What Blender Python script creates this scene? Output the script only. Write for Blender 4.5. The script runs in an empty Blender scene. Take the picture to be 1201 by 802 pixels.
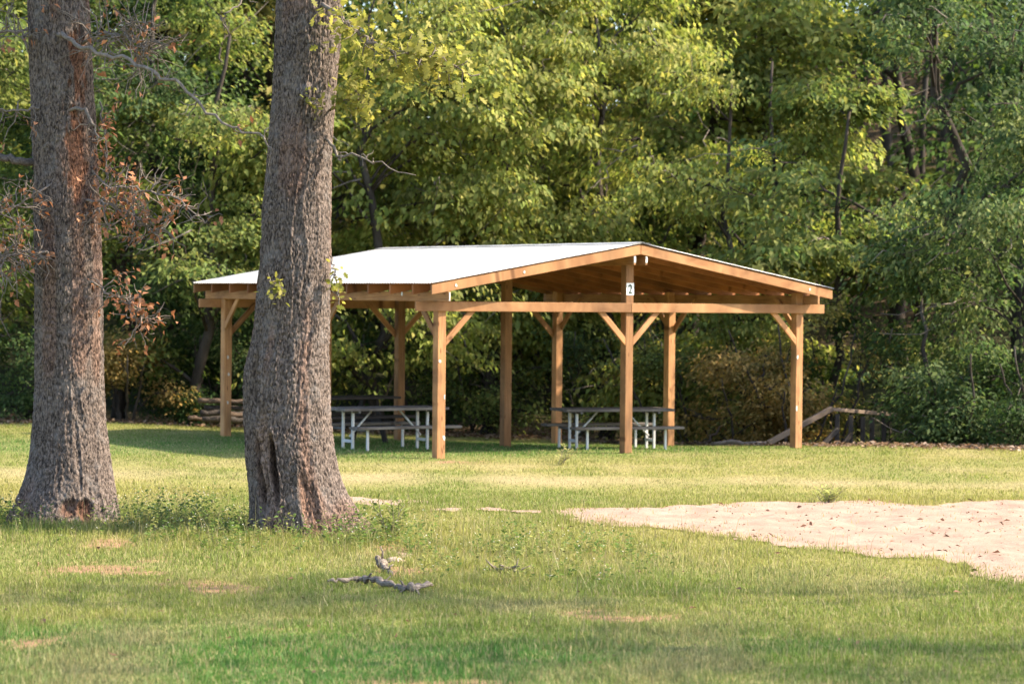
import bpy, bmesh, math, random
import numpy as np
from mathutils import Matrix, Vector

random.seed(5)
RNG = np.random.default_rng(11)
scene = bpy.context.scene
COL = scene.collection
PI = math.pi

# ------------------------------------------------------------------ measured layout
FOC = 3136.0                      # focal length in photo pixels (1201 wide)
CAM_H, PITCH, ROLL = 2.311, -0.0163, 0.0093
BX, BY, YAW = -1.0646, 38.348, 0.5745        # near left corner of the pavilion
BW, BL, PS = 3.289, 3.376, 0.14              # bay along the gable, bay along the side, post size
HB, HE, HR = 2.116, 2.509, 3.143             # gable beam underside, eave, ridge
SUN_AZ, SUN_EL = math.radians(91.0), math.radians(41.0)    # azimuth from +Y towards +X
CU = np.array([math.cos(YAW), math.sin(YAW)]); CV = np.array([-math.sin(YAW), math.cos(YAW)])

# ------------------------------------------------------------------ noise
def _hash(ix, iy, iz, seed):
    h = (ix.astype(np.int64)*374761393 + iy.astype(np.int64)*668265263 + iz.astype(np.int64)*1442695041 + seed*982451653) & 0xffffffff
    h = ((h ^ (h >> 13)) * 1274126177) & 0xffffffff
    h = ((h ^ (h >> 16)) * 2246822519) & 0xffffffff
    return ((h ^ (h >> 15)) & 0xffff)/65535.0
def noise(x, y, z=None, seed=0):
    x = np.asarray(x, float); y = np.asarray(y, float)
    z = np.zeros_like(x) if z is None else np.asarray(z, float)
    ix, iy, iz = np.floor(x), np.floor(y), np.floor(z)
    fx, fy, fz = x-ix, y-iy, z-iz
    fx, fy, fz = [f*f*(3-2*f) for f in (fx, fy, fz)]
    r = 0
    for a in (0, 1):
        for b in (0, 1):
            for c in (0, 1):
                w = (fx if a else 1-fx)*(fy if b else 1-fy)*(fz if c else 1-fz)
                r = r + w*_hash(ix+a, iy+b, iz+c, seed)
    return r
def fbm(x, y, z=None, seed=0, o=4):
    r, a, t = 0, 1.0, 0
    x = np.asarray(x, float); y = np.asarray(y, float)
    for k in range(o):
        r = r + a*noise(x*2**k, y*2**k, None if z is None else np.asarray(z)*2**k, seed+k*17); t += a; a *= .5
    return r/t
def sstep(a, b, x):
    t = np.clip((np.asarray(x, float)-a)/(b-a), 0, 1); return t*t*(3-2*t)
def unit(v):
    return v/np.maximum(np.linalg.norm(v, axis=-1, keepdims=True), 1e-9)

# ------------------------------------------------------------------ objects
def thing(name, label, cat, loc=(0, 0, 0), rz=0, group=None):
    o = bpy.data.objects.new(name, None); COL.objects.link(o)
    o.empty_display_size = .2
    o.location = loc; o.rotation_euler = (0, 0, rz)
    o['label'] = label; o['category'] = cat
    if group: o['group'] = group
    return o
def tag(o, label, cat, group=None):
    o['label'] = label; o['category'] = cat
    if group: o['group'] = group
    return o
def link(name, me, mat, parent=None, kind=None, smooth=False):
    o = bpy.data.objects.new(name, me); COL.objects.link(o)
    if mat is not None and not me.materials: me.materials.append(mat)
    if parent is not None: o.parent = parent
    if kind: o['kind'] = kind
    if smooth: me.polygons.foreach_set('use_smooth', [True]*len(me.polygons))
    return o
def np_mesh(name, V, F, col=None):
    """V (n,3); F list of (m,k) int arrays; col (n,3) stored as the point attribute 'col'."""
    me = bpy.data.meshes.new(name)
    V = np.ascontiguousarray(V, dtype=np.float32)
    me.vertices.add(len(V)); me.vertices.foreach_set('co', V.ravel())
    F = [np.asarray(f, np.int32) for f in F if len(f)]
    li = np.concatenate([f.ravel() for f in F])
    tot = np.concatenate([np.full(len(f), f.shape[1], np.int32) for f in F])
    st = np.concatenate([[0], np.cumsum(tot)[:-1]]).astype(np.int32)
    me.loops.add(len(li)); me.loops.foreach_set('vertex_index', li)
    me.polygons.add(len(tot)); me.polygons.foreach_set('loop_start', st)
    me.update(calc_edges=True)
    if col is not None:
        a = me.attributes.new('col', 'FLOAT_COLOR', 'POINT')
        c = np.ones((len(V), 4), np.float32); c[:, :3] = col
        a.data.foreach_set('color', c.ravel())
    return me
class Geo:
    """collects tubes into one mesh"""
    def __init__(s): s.V = []; s.Q = []; s.T = []; s.n = 0
    def tube(s, pts, rad, k=6, cap=True):
        pts = np.asarray(pts, float); n = len(pts); rad = np.broadcast_to(np.asarray(rad, float), (n,))
        tg = unit(np.gradient(pts, axis=0))
        ref = np.array([0., 0., 1.]) if abs(tg[:, 2].mean()) < .8 else np.array([1., 0., 0.])
        a = unit(np.cross(tg, ref)); b = np.cross(tg, a)
        th = np.arange(k)*2*PI/k
        R = pts[:, None] + rad[:, None, None]*(np.cos(th)[None, :, None]*a[:, None]+np.sin(th)[None, :, None]*b[:, None])
        s.V.append(R.reshape(-1, 3))
        i = np.arange(n-1)[:, None]*k; j = np.arange(k)[None]; j2 = (j+1) % k
        q = np.stack([i+j, i+j2, i+k+j2, i+k+j], -1).reshape(-1, 4)+s.n
        s.Q.append(q); m = s.n; s.n += n*k
        if cap:
            s.V.append(pts[[0, -1]]); c0, c1 = s.n, s.n+1; s.n += 2
            jj = np.arange(k); j2 = (jj+1) % k
            s.T.append(np.stack([np.full(k, c0), m+j2, m+jj], -1)); e = m+(n-1)*k
            s.T.append(np.stack([np.full(k, c1), e+jj, e+j2], -1))
    def mesh(s, name):
        return np_mesh(name, np.concatenate(s.V), [np.concatenate(s.Q)] + ([np.concatenate(s.T)] if s.T else []))
def curve(p0, p1, sag, n=6, rng=RNG, wob=.04):
    p0 = np.asarray(p0, float); p1 = np.asarray(p1, float); t = np.linspace(0, 1, n)[:, None]
    L = np.linalg.norm(p1-p0)
    p = p0*(1-t)+p1*t + np.array([0, 0, 1.])*(sag*4*t*(1-t))
    w = rng.normal(0, wob*L, (n, 3)); w[0] = 0
    return p+w*np.sin(PI*np.minimum(t, .9))

# ------------------------------------------------------------------ boards
def bm_obj(name, bm, mat, parent, smooth=False, bevel=0.0):
    if bevel: bmesh.ops.bevel(bm, geom=bm.edges[:], offset=bevel, segments=1, affect='EDGES', profile=.5)
    bmesh.ops.recalc_face_normals(bm, faces=bm.faces[:])
    me = bpy.data.meshes.new(name); bm.to_mesh(me); bm.free()
    o = link(name, me, mat, parent, smooth=smooth)
    return o
def grain(me, axis):
    """UV in metres, first coordinate along the board"""
    uv = me.uv_layers.new(name='grain')
    ax = unit(np.asarray(axis, float)); ref = np.array([.31, .52, .79]); s1 = unit(np.cross(ax, ref)); s2 = np.cross(ax, s1)
    n = len(me.vertices); co = np.empty(n*3); me.vertices.foreach_get('co', co); co = co.reshape(-1, 3)
    li = np.empty(len(me.loops), np.int32); me.loops.foreach_get('vertex_index', li)
    off = random.random()*40
    U = np.stack([co @ ax + off, co @ s1 + .7*(co @ s2) + off], -1)[li]
    uv.data.foreach_set('uv', U.astype(np.float32).ravel())
def add_box(bm, x0, x1, y0, y1, z0, z1):
    vs = [bm.verts.new((x, y, z)) for z in (z0, z1) for x, y in ((x0, y0), (x1, y0), (x1, y1), (x0, y1))]
    for f in ((3, 2, 1, 0), (4, 5, 6, 7), (0, 1, 5, 4), (1, 2, 6, 5), (2, 3, 7, 6), (3, 0, 4, 7)):
        bm.faces.new([vs[i] for i in f])
def board(name, b, mat, parent, axis, bevel=.005):
    bm = bmesh.new(); add_box(bm, *b)
    o = bm_obj(name, bm, mat, parent, bevel=bevel); grain(o.data, axis); return o
def prism(name, poly, axis, a, b, mat, parent, gdir, bevel=.004):
    """poly in (x,z) extruded along y from a to b (axis 'y') or in (y,z) extruded along x (axis 'x')"""
    bm = bmesh.new(); P = []
    for t in (a, b):
        P.append([bm.verts.new((p, t, q) if axis == 'y' else (t, p, q)) for p, q in poly])
    n = len(poly)
    bm.faces.new(P[0]); bm.faces.new(P[1][::-1])
    for i in range(n): bm.faces.new([P[0][i], P[1][i], P[1][(i+1) % n], P[0][(i+1) % n]])
    o = bm_obj(name, bm, mat, parent, bevel=bevel); grain(o.data, gdir); return o

# ------------------------------------------------------------------ materials
def newmat(name):
    m = bpy.data.materials.new(name); m.use_nodes = True
    nt = m.node_tree; nt.nodes.clear()
    out = nt.nodes.new('ShaderNodeOutputMaterial')
    return m, nt, out
def nd(nt, t, **kw):
    n = nt.nodes.new(t)
    for k, v in kw.items():
        if k in n.inputs: n.inputs[k].default_value = v
        else: setattr(n, k, v)
    return n
def ramp(nt, stops):
    r = nt.nodes.new('ShaderNodeValToRGB'); e = r.color_ramp.elements
    while len(e) < len(stops): e.new(.5)
    for x, (p, c) in zip(e, stops): x.position = p; x.color = (*c, 1) if len(c) == 3 else c
    return r
def leaf_mat(name, trans=.4, rough=.55):
    m, nt, out = newmat(name); L = nt.links
    at = nd(nt, 'ShaderNodeAttribute', attribute_name='col')
    pb = nd(nt, 'ShaderNodeBsdfPrincipled', Roughness=rough); pb.inputs['Specular IOR Level'].default_value = .2
    tr = nd(nt, 'ShaderNodeBsdfTranslucent'); mx = nd(nt, 'ShaderNodeMixShader'); mx.inputs[0].default_value = trans
    hs = nd(nt, 'ShaderNodeHueSaturation', Saturation=1.1, Value=1.35)
    L.new(at.outputs['Color'], pb.inputs['Base Color']); L.new(at.outputs['Color'], hs.inputs['Color']); L.new(hs.outputs[0], tr.inputs['Color'])
    L.new(pb.outputs[0], mx.inputs[1]); L.new(tr.outputs[0], mx.inputs[2]); L.new(mx.outputs[0], out.inputs[0])
    return m
def wood_mat(name, c0, c1, knots=True, rough=.7, vary=.36, scale=1.0):
    m, nt, out = newmat(name); L = nt.links
    uv = nd(nt, 'ShaderNodeUVMap', uv_map='grain')
    mp = nd(nt, 'ShaderNodeMapping'); mp.inputs['Scale'].default_value = (2.2*scale, 55*scale, 1)
    n1 = nd(nt, 'ShaderNodeTexNoise', Scale=1.0, Detail=6.0, Roughness=.62, Distortion=.6)
    L.new(uv.outputs[0], mp.inputs[0]); L.new(mp.outputs[0], n1.inputs['Vector'])
    r = ramp(nt, [(.3, c0), (.68, c1)]); L.new(n1.outputs[0], r.inputs[0])
    col = r.outputs[0]
    mp2 = nd(nt, 'ShaderNodeMapping'); mp2.inputs['Scale'].default_value = (2.0, 4.0, 1)
    n2 = nd(nt, 'ShaderNodeTexNoise', Scale=1.0, Detail=3.0); L.new(uv.outputs[0], mp2.inputs[0]); L.new(mp2.outputs[0], n2.inputs['Vector'])
    r2 = ramp(nt, [(.28, (.48, .49, .52)), (.5, (.92, .9, .88)), (.72, (1.12, 1.07, 1.0))]); L.new(n2.outputs[0], r2.inputs[0])
    mm = nd(nt, 'ShaderNodeMix', data_type='RGBA', blend_type='MULTIPLY'); mm.inputs[0].default_value = .8
    L.new(col, mm.inputs[6]); L.new(r2.outputs[0], mm.inputs[7]); col = mm.outputs[2]
    if knots:
        mp3 = nd(nt, 'ShaderNodeMapping'); mp3.inputs['Scale'].default_value = (3.0, 9.0, 1)
        vo = nd(nt, 'ShaderNodeTexVoronoi', Scale=1.0); L.new(uv.outputs[0], mp3.inputs[0]); L.new(mp3.outputs[0], vo.inputs['Vector'])
        r3 = ramp(nt, [(.07, (0.28, .2, .15)), (.16, (1, 1, 1))]); L.new(vo.outputs['Distance'], r3.inputs[0])
        m3 = nd(nt, 'ShaderNodeMix', data_type='RGBA', blend_type='MULTIPLY'); m3.inputs[0].default_value = .75
        L.new(col, m3.inputs[6]); L.new(r3.outputs[0], m3.inputs[7]); col = m3.outputs[2]
    oi = nd(nt, 'ShaderNodeObjectInfo')
    mr = nd(nt, 'ShaderNodeMapRange'); mr.inputs[3].default_value = 1-vary; mr.inputs[4].default_value = 1+vary*.6
    L.new(oi.outputs['Random'], mr.inputs[0])
    hs = nd(nt, 'ShaderNodeHueSaturation'); L.new(mr.outputs[0], hs.inputs['Value']); L.new(col, hs.inputs['Color'])
    pb = nd(nt, 'ShaderNodeBsdfPrincipled', Roughness=rough); pb.inputs['Specular IOR Level'].default_value = .25
    L.new(hs.outputs[0], pb.inputs['Base Color'])
    bp = nd(nt, 'ShaderNodeBump', Strength=.35, Distance=.004); L.new(n1.outputs[0], bp.inputs['Height']); L.new(bp.outputs[0], pb.inputs['Normal'])
    L.new(pb.outputs[0], out.inputs[0]); return m
def bark_mat(name, dark, light, scale=1.0, patch=None, coord='Object', stretch=.28, bump=.6, lichen=(.16, .15, .14), fine=26., lo=.32, hi=.66):
    m, nt, out = newmat(name); L = nt.links
    tc = nd(nt, 'ShaderNodeTexCoord'); mp = nd(nt, 'ShaderNodeMapping'); mp.inputs['Scale'].default_value = (scale, scale, scale*stretch)
    L.new(tc.outputs[coord], mp.inputs[0])
    n1 = nd(nt, 'ShaderNodeTexNoise', Scale=fine, Detail=5.0, Roughness=.65, Distortion=.5); L.new(mp.outputs[0], n1.inputs['Vector'])
    r = ramp(nt, [(lo, dark), (hi, light)]); L.new(n1.outputs[0], r.inputs[0]); col = r.outputs[0]
    n2 = nd(nt, 'ShaderNodeTexNoise', Scale=5.0, Detail=5.0, Roughness=.7); L.new(tc.outputs[coord], n2.inputs['Vector'])
    r2 = ramp(nt, [(.52, (0, 0, 0)), (.68, (1, 1, 1))]); L.new(n2.outputs[0], r2.inputs[0])
    mx = nd(nt, 'ShaderNodeMix', data_type='RGBA'); L.new(r2.outputs[0], mx.inputs[0]); L.new(col, mx.inputs[6]); mx.inputs[7].default_value = (*lichen, 1)
    m2 = nd(nt, 'ShaderNodeMix', data_type='RGBA'); m2.inputs[0].default_value = .45; L.new(col, m2.inputs[6]); L.new(mx.outputs[2], m2.inputs[7]); col = m2.outputs[2]
    if patch:
        n3 = nd(nt, 'ShaderNodeTexNoise', Scale=3.2, Detail=4.0, Roughness=.6); L.new(mp.outputs[0], n3.inputs['Vector'])
        r3 = ramp(nt, [(.55, (0, 0, 0)), (.62, (1, 1, 1))]); L.new(n3.outputs[0], r3.inputs[0])
        m3 = nd(nt, 'ShaderNodeMix', data_type='RGBA'); L.new(r3.outputs[0], m3.inputs[0]); L.new(col, m3.inputs[6]); m3.inputs[7].default_value = (*patch, 1); col = m3.outputs[2]
    at = nd(nt, 'ShaderNodeAttribute', attribute_name='col')
    m4 = nd(nt, 'ShaderNodeMix', data_type='RGBA', blend_type='MULTIPLY'); m4.inputs[0].default_value = 1.0 if coord == 'Object' else 0.0
    L.new(col, m4.inputs[6]); L.new(at.outputs['Color'], m4.inputs[7])
    pb = nd(nt, 'ShaderNodeBsdfPrincipled', Roughness=.9); pb.inputs['Specular IOR Level'].default_value = .15
    L.new(m4.outputs[2], pb.inputs['Base Color'])
    bp = nd(nt, 'ShaderNodeBump', Strength=bump, Distance=.03); L.new(n1.outputs[0], bp.inputs['Height']); L.new(bp.outputs[0], pb.inputs['Normal'])
    L.new(pb.outputs[0], out.inputs[0]); return m
def plain_mat(name, c, rough=.6, metal=0.0, vary=.15, scale=20.0, bump=0.0):
    m, nt, out = newmat(name); L = nt.links
    tc = nd(nt, 'ShaderNodeTexCoord'); n1 = nd(nt, 'ShaderNodeTexNoise', Scale=scale, Detail=5.0, Roughness=.6); L.new(tc.outputs['Object'], n1.inputs['Vector'])
    r = ramp(nt, [(.3, tuple(x*(1-vary) for x in c)), (.7, tuple(min(1, x*(1+vary)) for x in c))]); L.new(n1.outputs[0], r.inputs[0])
    pb = nd(nt, 'ShaderNodeBsdfPrincipled', Roughness=rough, Metallic=metal)
    L.new(r.outputs[0], pb.inputs['Base Color'])
    if bump:
        bp = nd(nt, 'ShaderNodeBump', Strength=bump, Distance=.02); L.new(n1.outputs[0], bp.inputs['Height']); L.new(bp.outputs[0], pb.inputs['Normal'])
    L.new(pb.outputs[0], out.inputs[0]); return m
def ground_mat():
    m, nt, out = newmat('lawn_soil'); L = nt.links
    at = nd(nt, 'ShaderNodeAttribute', attribute_name='col'); tc = nd(nt, 'ShaderNodeTexCoord')
    n1 = nd(nt, 'ShaderNodeTexNoise', Scale=16.0, Detail=8.0, Roughness=.75); L.new(tc.outputs['Object'], n1.inputs['Vector'])
    r = ramp(nt, [(.3, (.45, .45, .45)), (.7, (1.35, 1.3, 1.2))]); L.new(n1.outputs[0], r.inputs[0])
    mm = nd(nt, 'ShaderNodeMix', data_type='RGBA', blend_type='MULTIPLY'); mm.inputs[0].default_value = 1
    L.new(at.outputs['Color'], mm.inputs[6]); L.new(r.outputs[0], mm.inputs[7])
    pb = nd(nt, 'ShaderNodeBsdfPrincipled', Roughness=.95); pb.inputs['Specular IOR Level'].default_value = .1
    L.new(mm.outputs[2], pb.inputs['Base Color'])
    bp = nd(nt, 'ShaderNodeBump', Strength=.8, Distance=.03); L.new(n1.outputs[0], bp.inputs['Height']); L.new(bp.outputs[0], pb.inputs['Normal'])
    L.new(pb.outputs[0], out.inputs[0]); return m
def sand_mat():
    m, nt, out = newmat('pale_sand'); L = nt.links
    tc = nd(nt, 'ShaderNodeTexCoord')
    n1 = nd(nt, 'ShaderNodeTexNoise', Scale=2.2, Detail=9.0, Roughness=.7); L.new(tc.outputs['Object'], n1.inputs['Vector'])
    r = ramp(nt, [(.3, (.31, .212, .158)), (.68, (.45, .325, .255))]); L.new(n1.outputs[0], r.inputs[0])
    n2 = nd(nt, 'ShaderNodeTexNoise', Scale=45.0, Detail=6.0, Roughness=.8); L.new(tc.outputs['Object'], n2.inputs['Vector'])
    r2 = ramp(nt, [(.3, (.7, .66, .62)), (.6, (1.08, 1.08, 1.08))]); L.new(n2.outputs[0], r2.inputs[0])
    mm = nd(nt, 'ShaderNodeMix', data_type='RGBA', blend_type='MULTIPLY'); mm.inputs[0].default_value = 1
    L.new(r.outputs[0], mm.inputs[6]); L.new(r2.outputs[0], mm.inputs[7])
    pb = nd(nt, 'ShaderNodeBsdfPrincipled', Roughness=.95); pb.inputs['Specular IOR Level'].default_value = .1
    L.new(mm.outputs[2], pb.inputs['Base Color'])
    bp = nd(nt, 'ShaderNodeBump', Strength=.7, Distance=.03); L.new(n2.outputs[0], bp.inputs['Height']); L.new(bp.outputs[0], pb.inputs['Normal'])
    L.new(pb.outputs[0], out.inputs[0]); return m
def roof_mat():
    m, nt, out = newmat('galvanised_metal'); L = nt.links
    tc = nd(nt, 'ShaderNodeTexCoord'); n1 = nd(nt, 'ShaderNodeTexNoise', Scale=3.0, Detail=6.0); L.new(tc.outputs['Object'], n1.inputs['Vector'])
    r = ramp(nt, [(.3, (.36, .37, .375)), (.7, (.50, .50, .49))]); L.new(n1.outputs[0], r.inputs[0])
    r2 = ramp(nt, [(.3, (.35, .35, .35)), (.7, (.5, .5, .5))]); L.new(n1.outputs[0], r2.inputs[0])
    pb = nd(nt, 'ShaderNodeBsdfPrincipled', Metallic=.35); L.new(r.outputs[0], pb.inputs['Base Color']); L.new(r2.outputs[0], pb.inputs['Roughness'])
    L.new(pb.outputs[0], out.inputs[0]); return m

M_LEAF = leaf_mat('foliage', .5, .65); M_GRASS = leaf_mat('grass_blades', .35, .5); M_DRY = leaf_mat('dry_leaves', .25, .8)
M_WOOD = wood_mat('treated_pine', (.25, .112, .045), (.47, .255, .118))
M_RAFTER_SHADED = wood_mat('pine_shade_tone', (.19, .072, .028), (.33, .135, .052))  # darker, redder copy of the pine; the shade under the roof is in its colour
M_GREY = wood_mat('weathered_boards', (.065, .056, .052), (.20, .18, .165), vary=.2)
M_DARKWOOD = wood_mat('dark_stained_boards', (.018, .014, .013), (.05, .04, .036), vary=.2)
M_RAIL = wood_mat('weathered_rail', (.14, .10, .072), (.28, .215, .165), vary=.2)
M_RAILPOST = wood_mat('old_grey_posts', (.035, .03, .026), (.09, .075, .065), vary=.2)
M_WHITE = plain_mat('white_painted_steel', (.52, .52, .515), .5, 0.0, .1, 14)
M_FRAME = plain_mat('frame_paint', (.10, .095, .09), .6, .2, .15)
M_ROOF = roof_mat(); M_UNDERSHADE = plain_mat('underside_shade_brown', (.17, .078, .036), .9, 0, .3, 9)  # metal underside coloured dark brown to stand for the shade beneath the roof
M_SIGN = plain_mat('sign_white', (.8, .8, .79), .5, 0, .04)
M_DIGIT = plain_mat('sign_paint', (.012, .035, .03), .5, 0, .05)
M_PAPER = plain_mat('paper', (.52, .51, .48), .8, 0, .1)
M_STEEL = plain_mat('zinc_steel', (.62, .63, .64), .35, .8, .1)
M_OAK = bark_mat('oak_bark', (.036, .028, .025), (.205, .162, .140), 1.0, coord='Object', bump=.8, lichen=(.24, .222, .215), fine=50., lo=.40, hi=.60, stretch=.42)
M_TRUNK = bark_mat('forest_bark', (.022, .018, .015), (.075, .06, .05), .8, coord='Generated')
M_TWIG = bark_mat('twig_bark', (.10, .08, .07), (.26, .22, .19), 2.0, coord='Generated')
M_LOG = bark_mat('log_wood', (.055, .037, .026), (.155, .11, .08), 1.5, coord='Generated')
M_DRIFT = bark_mat('bleached_wood', (.055, .043, .036), (.33, .275, .23), .5, coord='Generated', stretch=1.0, lichen=(.12, .1, .09))
M_STONE = plain_mat('sandstone', (.42, .30, .23), .9, 0, .3, 18, .6)
M_GROUND = ground_mat(); M_SAND = sand_mat()

# ------------------------------------------------------------------ terrain
EDGE = np.array([(-300, 47), (-14, 47), (-9, 48), (-4, 50.2), (.6, 52), (2.9, 49.5), (4, 45.5), (5, 43.4), (6.5, 42.5), (8, 42.2), (14, 41), (300, 41)], float)
def edge_y(x): return np.interp(x, EDGE[:, 0], EDGE[:, 1])
def uv_of(x, y):
    dx, dy = np.asarray(x)-BX, np.asarray(y)-BY
    return dx*CU[0]+dy*CU[1], dx*CV[0]+dy*CV[1]
def ground(x, y):
    x = np.asarray(x, float); y = np.asarray(y, float)
    u, v = uv_of(x, y)
    h = -.0066*np.clip(u, 0, 8)*np.clip(v, 0, 8)*(1-sstep(10, 22, u))*(1-sstep(10, 22, v))
    s = y-edge_y(np.clip(x, -20, 20))
    h = h - (.12+.5*sstep(0, 6, x))*sstep(0, 4, s)*(1-sstep(6, 14, s))
    h = h + (8.5+4*sstep(0, 10, x)+2.5*(1-sstep(-9, -3, x)))*sstep(9, 55, s)
    h = h + .05*(fbm(x*.35, y*.35, seed=3)-.5)*(1-np.exp(-((u-3.3)**2+(v-3.4)**2)/40)) + .02*(fbm(x*1.7, y*1.7, seed=5, o=3)-.5)
    return h
def inside(px, py, poly):
    poly = np.asarray(poly, float); r = np.zeros(len(px), bool); n = len(poly)
    for i in range(n):
        x0, y0 = poly[i]; x1, y1 = poly[(i+1) % n]
        if y0 == y1: continue
        c = ((y0 > py) != (y1 > py)) & (px < (x1-x0)*(py-y0)/(y1-y0)+x0)
        r ^= c
    return r
# bare sand: outline in metres on the ground
SAND = [(0.47, 29.4), (1.05, 29.7), (1.5, 29.9), (2.25, 30.4), (2.95, 30.7), (4.0, 31.0), (4.3, 31.3), (4.7, 30.4), (5.3, 31.0), (6.2, 31.3), (9, 31.5), (11, 28), (10, 23.5), (6.5, 22.0), (4.15, 22.0), (3.93, 22.2), (4.0, 22.95), (3.9, 24.0), (3.3, 24.2), (2.95, 24.4), (2.55, 25.2), (2.1, 26.0), (1.75, 26.6), (1.2, 27.2), (.55, 27.8)]
SPOTS = [(-.66, 29.2, .34, .28), (-1.75, 30.2, .75, .55), (-.2, 29.3, .25, .3), (.2, 29.1, .25, .3), (-1.02, 24.0, .10, .3)]
def sandness(x, y):
    """>0 inside bare sand; roughly metres to the rim"""
    x = np.asarray(x, float); y = np.asarray(y, float)
    wx = x+.3*(fbm(x*2.1, y*1.2, seed=31, o=3)-.5); wy = y+.9*(fbm(x*2.1, y*1.2, seed=41, o=3)-.5)
    d = np.full(x.shape, 9.0); P = np.asarray(SAND)
    for i in range(len(P)):
        a, b = P[i], P[(i+1) % len(P)]; ab = b-a
        t = np.clip(((wx-a[0])*ab[0]+(wy-a[1])*ab[1])/(ab@ab), 0, 1)
        d = np.minimum(d, np.hypot(wx-a[0]-t*ab[0], wy-a[1]-t*ab[1]))
    d = np.where(inside(wx.ravel(), wy.ravel(), SAND).reshape(x.shape), d, -d)
    for cx, cy, rx, ry in SPOTS:
        q = 1-np.hypot((wx-cx)/rx, (wy-cy)/ry); d = np.maximum(d, q*min(rx, ry))
    return d+.30*(fbm(x*6.5, y*3.5, seed=45, o=3)-.5)-.30*np.clip(fbm(x*2.4, y*1.7, seed=46, o=3)-.35, 0, 1)*(1-sstep(.6, 2.4, x))*(d < 1.0)
DIRT = [(-3.15, 17.6, .55, .6), (-2.65, 17.4, .3, .3), (-3.4, 22.6, .5, .7), (-3.2, 23.4, .35, .4), (-.3, 15.9, .6, .25), (1.6, 16.1, .7, .3), (2.6, 16.4, .3, .2), (-1.0, 22.5, .35, .5), (-.78, 37.7, .5, .35), (-2.3, 21.0, .5, .5), (.9, 19.4, .6, .4), (-1.6, 18.6, .5, .35), (-1.05, 24.6, .3, .7), (-3.7, 24.9, .25, .5)]
GRN = np.array([.130, .187, .040]); LUSH_SHADE = np.array([.078, .172, .038]); YEL = np.array([.275, .265, .08]); DRYC = np.array([.40, .335, .20]); GREY = np.array([.185, .19, .085])
def lawn_cols(x, y):
    """fractions and colour of the lawn at a spot: patchy, drier in the middle distance"""
    n1 = fbm(x*.35, y*.16, seed=101); n2 = fbm(x*1.3, y*.6, seed=111); n3 = fbm(x*.22, y*.5, seed=121)
    u, v = uv_of(x, y)
    dry = np.clip((n1-.42)*2.2 + (n2-.5)*1.3 + .25*sstep(22, 27, y)-.1*sstep(41, 45, y), 0, 1)
    band = np.exp(-((y-34.2-1.2*(n3-.5))/1.0)**2)*.75 + np.exp(-((y-37.0)/.6)**2)*.3
    bald = np.clip(band+(n2-.55)*1.6*sstep(24, 30, y), 0, 1)
    c = GRN+(YEL-GRN)*(.25+.75*dry)[..., None]
    under = np.exp(-(((u-2.2)/4.4)**4+((v-3.2)/4.0)**4))  # deeper green painted in beneath the roof, where its shade lies
    lush_shade = np.clip(np.maximum(under*.95, np.clip((n3-.5)*3, 0, 1)*(1-sstep(17, 23, y))*.8 + .95*(1-sstep(16, 19.5, y))*(1-.6*sstep(-1, 1.5, x))*(.5+.9*np.clip(n2*2-.5, 0, 1))), 0, 1)
    roof_shadow = np.exp(-(((x+6.2)/3.2)**4+((y-40.8)/2.2)**4))  # same green painted over the roof's cast shadow on the left
    lush_shade = np.maximum(lush_shade, .85*roof_shadow)
    c = c+(LUSH_SHADE-c)*lush_shade[..., None]
    g = np.clip((fbm(x*.8, y*.5, seed=131)-.5)*4, 0, 1)*(1-sstep(20, 26, y))*.9
    c = c+(GREY-c)*g[..., None]
    c = c+(DRYC-c)*(bald*(1-lush_shade)*.8)[..., None]
    dirt = np.zeros_like(x)
    for cx, cy, rx, ry in DIRT:
        q = .75-np.hypot((x-cx)/rx, (y-cy)/ry)+(n2-.5)*2.6+(fbm(x*5, y*4, seed=141)-.5)*1.8
        dirt = np.maximum(dirt, np.clip(q*2, 0, 1))
    return c, dirt, bald*(1-lush_shade)

def lines(lo, hi, step, far, n):
    core = np.arange(lo, hi+1e-6, step); g = np.geomspace(step, far, n)
    return np.concatenate([lo-np.cumsum(g)[::-1], core, hi+np.cumsum(g)])
gx = lines(-13, 13, .14, 60, 22); gy = lines(8, 62, .16, 60, 22)
X, Y = np.meshgrid(gx, gy, indexing='xy'); Z = ground(X, Y)
c, dirt, bald = lawn_cols(X, Y)
thatch = np.array([.26, .22, .10])
c = c*.55+thatch*.45
c = c+(np.array([.30, .19, .115])-c)*dirt[..., None]
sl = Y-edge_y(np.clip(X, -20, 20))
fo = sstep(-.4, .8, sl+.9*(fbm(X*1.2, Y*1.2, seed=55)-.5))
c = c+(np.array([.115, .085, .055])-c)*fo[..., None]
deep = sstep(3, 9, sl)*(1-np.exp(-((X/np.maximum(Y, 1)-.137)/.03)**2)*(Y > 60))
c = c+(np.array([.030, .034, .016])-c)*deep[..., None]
nx, ny = len(gx), len(gy)
ii = (np.arange(ny-1)[:, None]*nx+np.arange(nx-1)[None]).ravel()
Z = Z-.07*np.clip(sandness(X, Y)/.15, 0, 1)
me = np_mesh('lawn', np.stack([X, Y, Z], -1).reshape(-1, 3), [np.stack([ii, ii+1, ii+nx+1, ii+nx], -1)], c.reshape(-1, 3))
link('lawn', me, M_GROUND, kind='structure', smooth=True)

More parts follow.
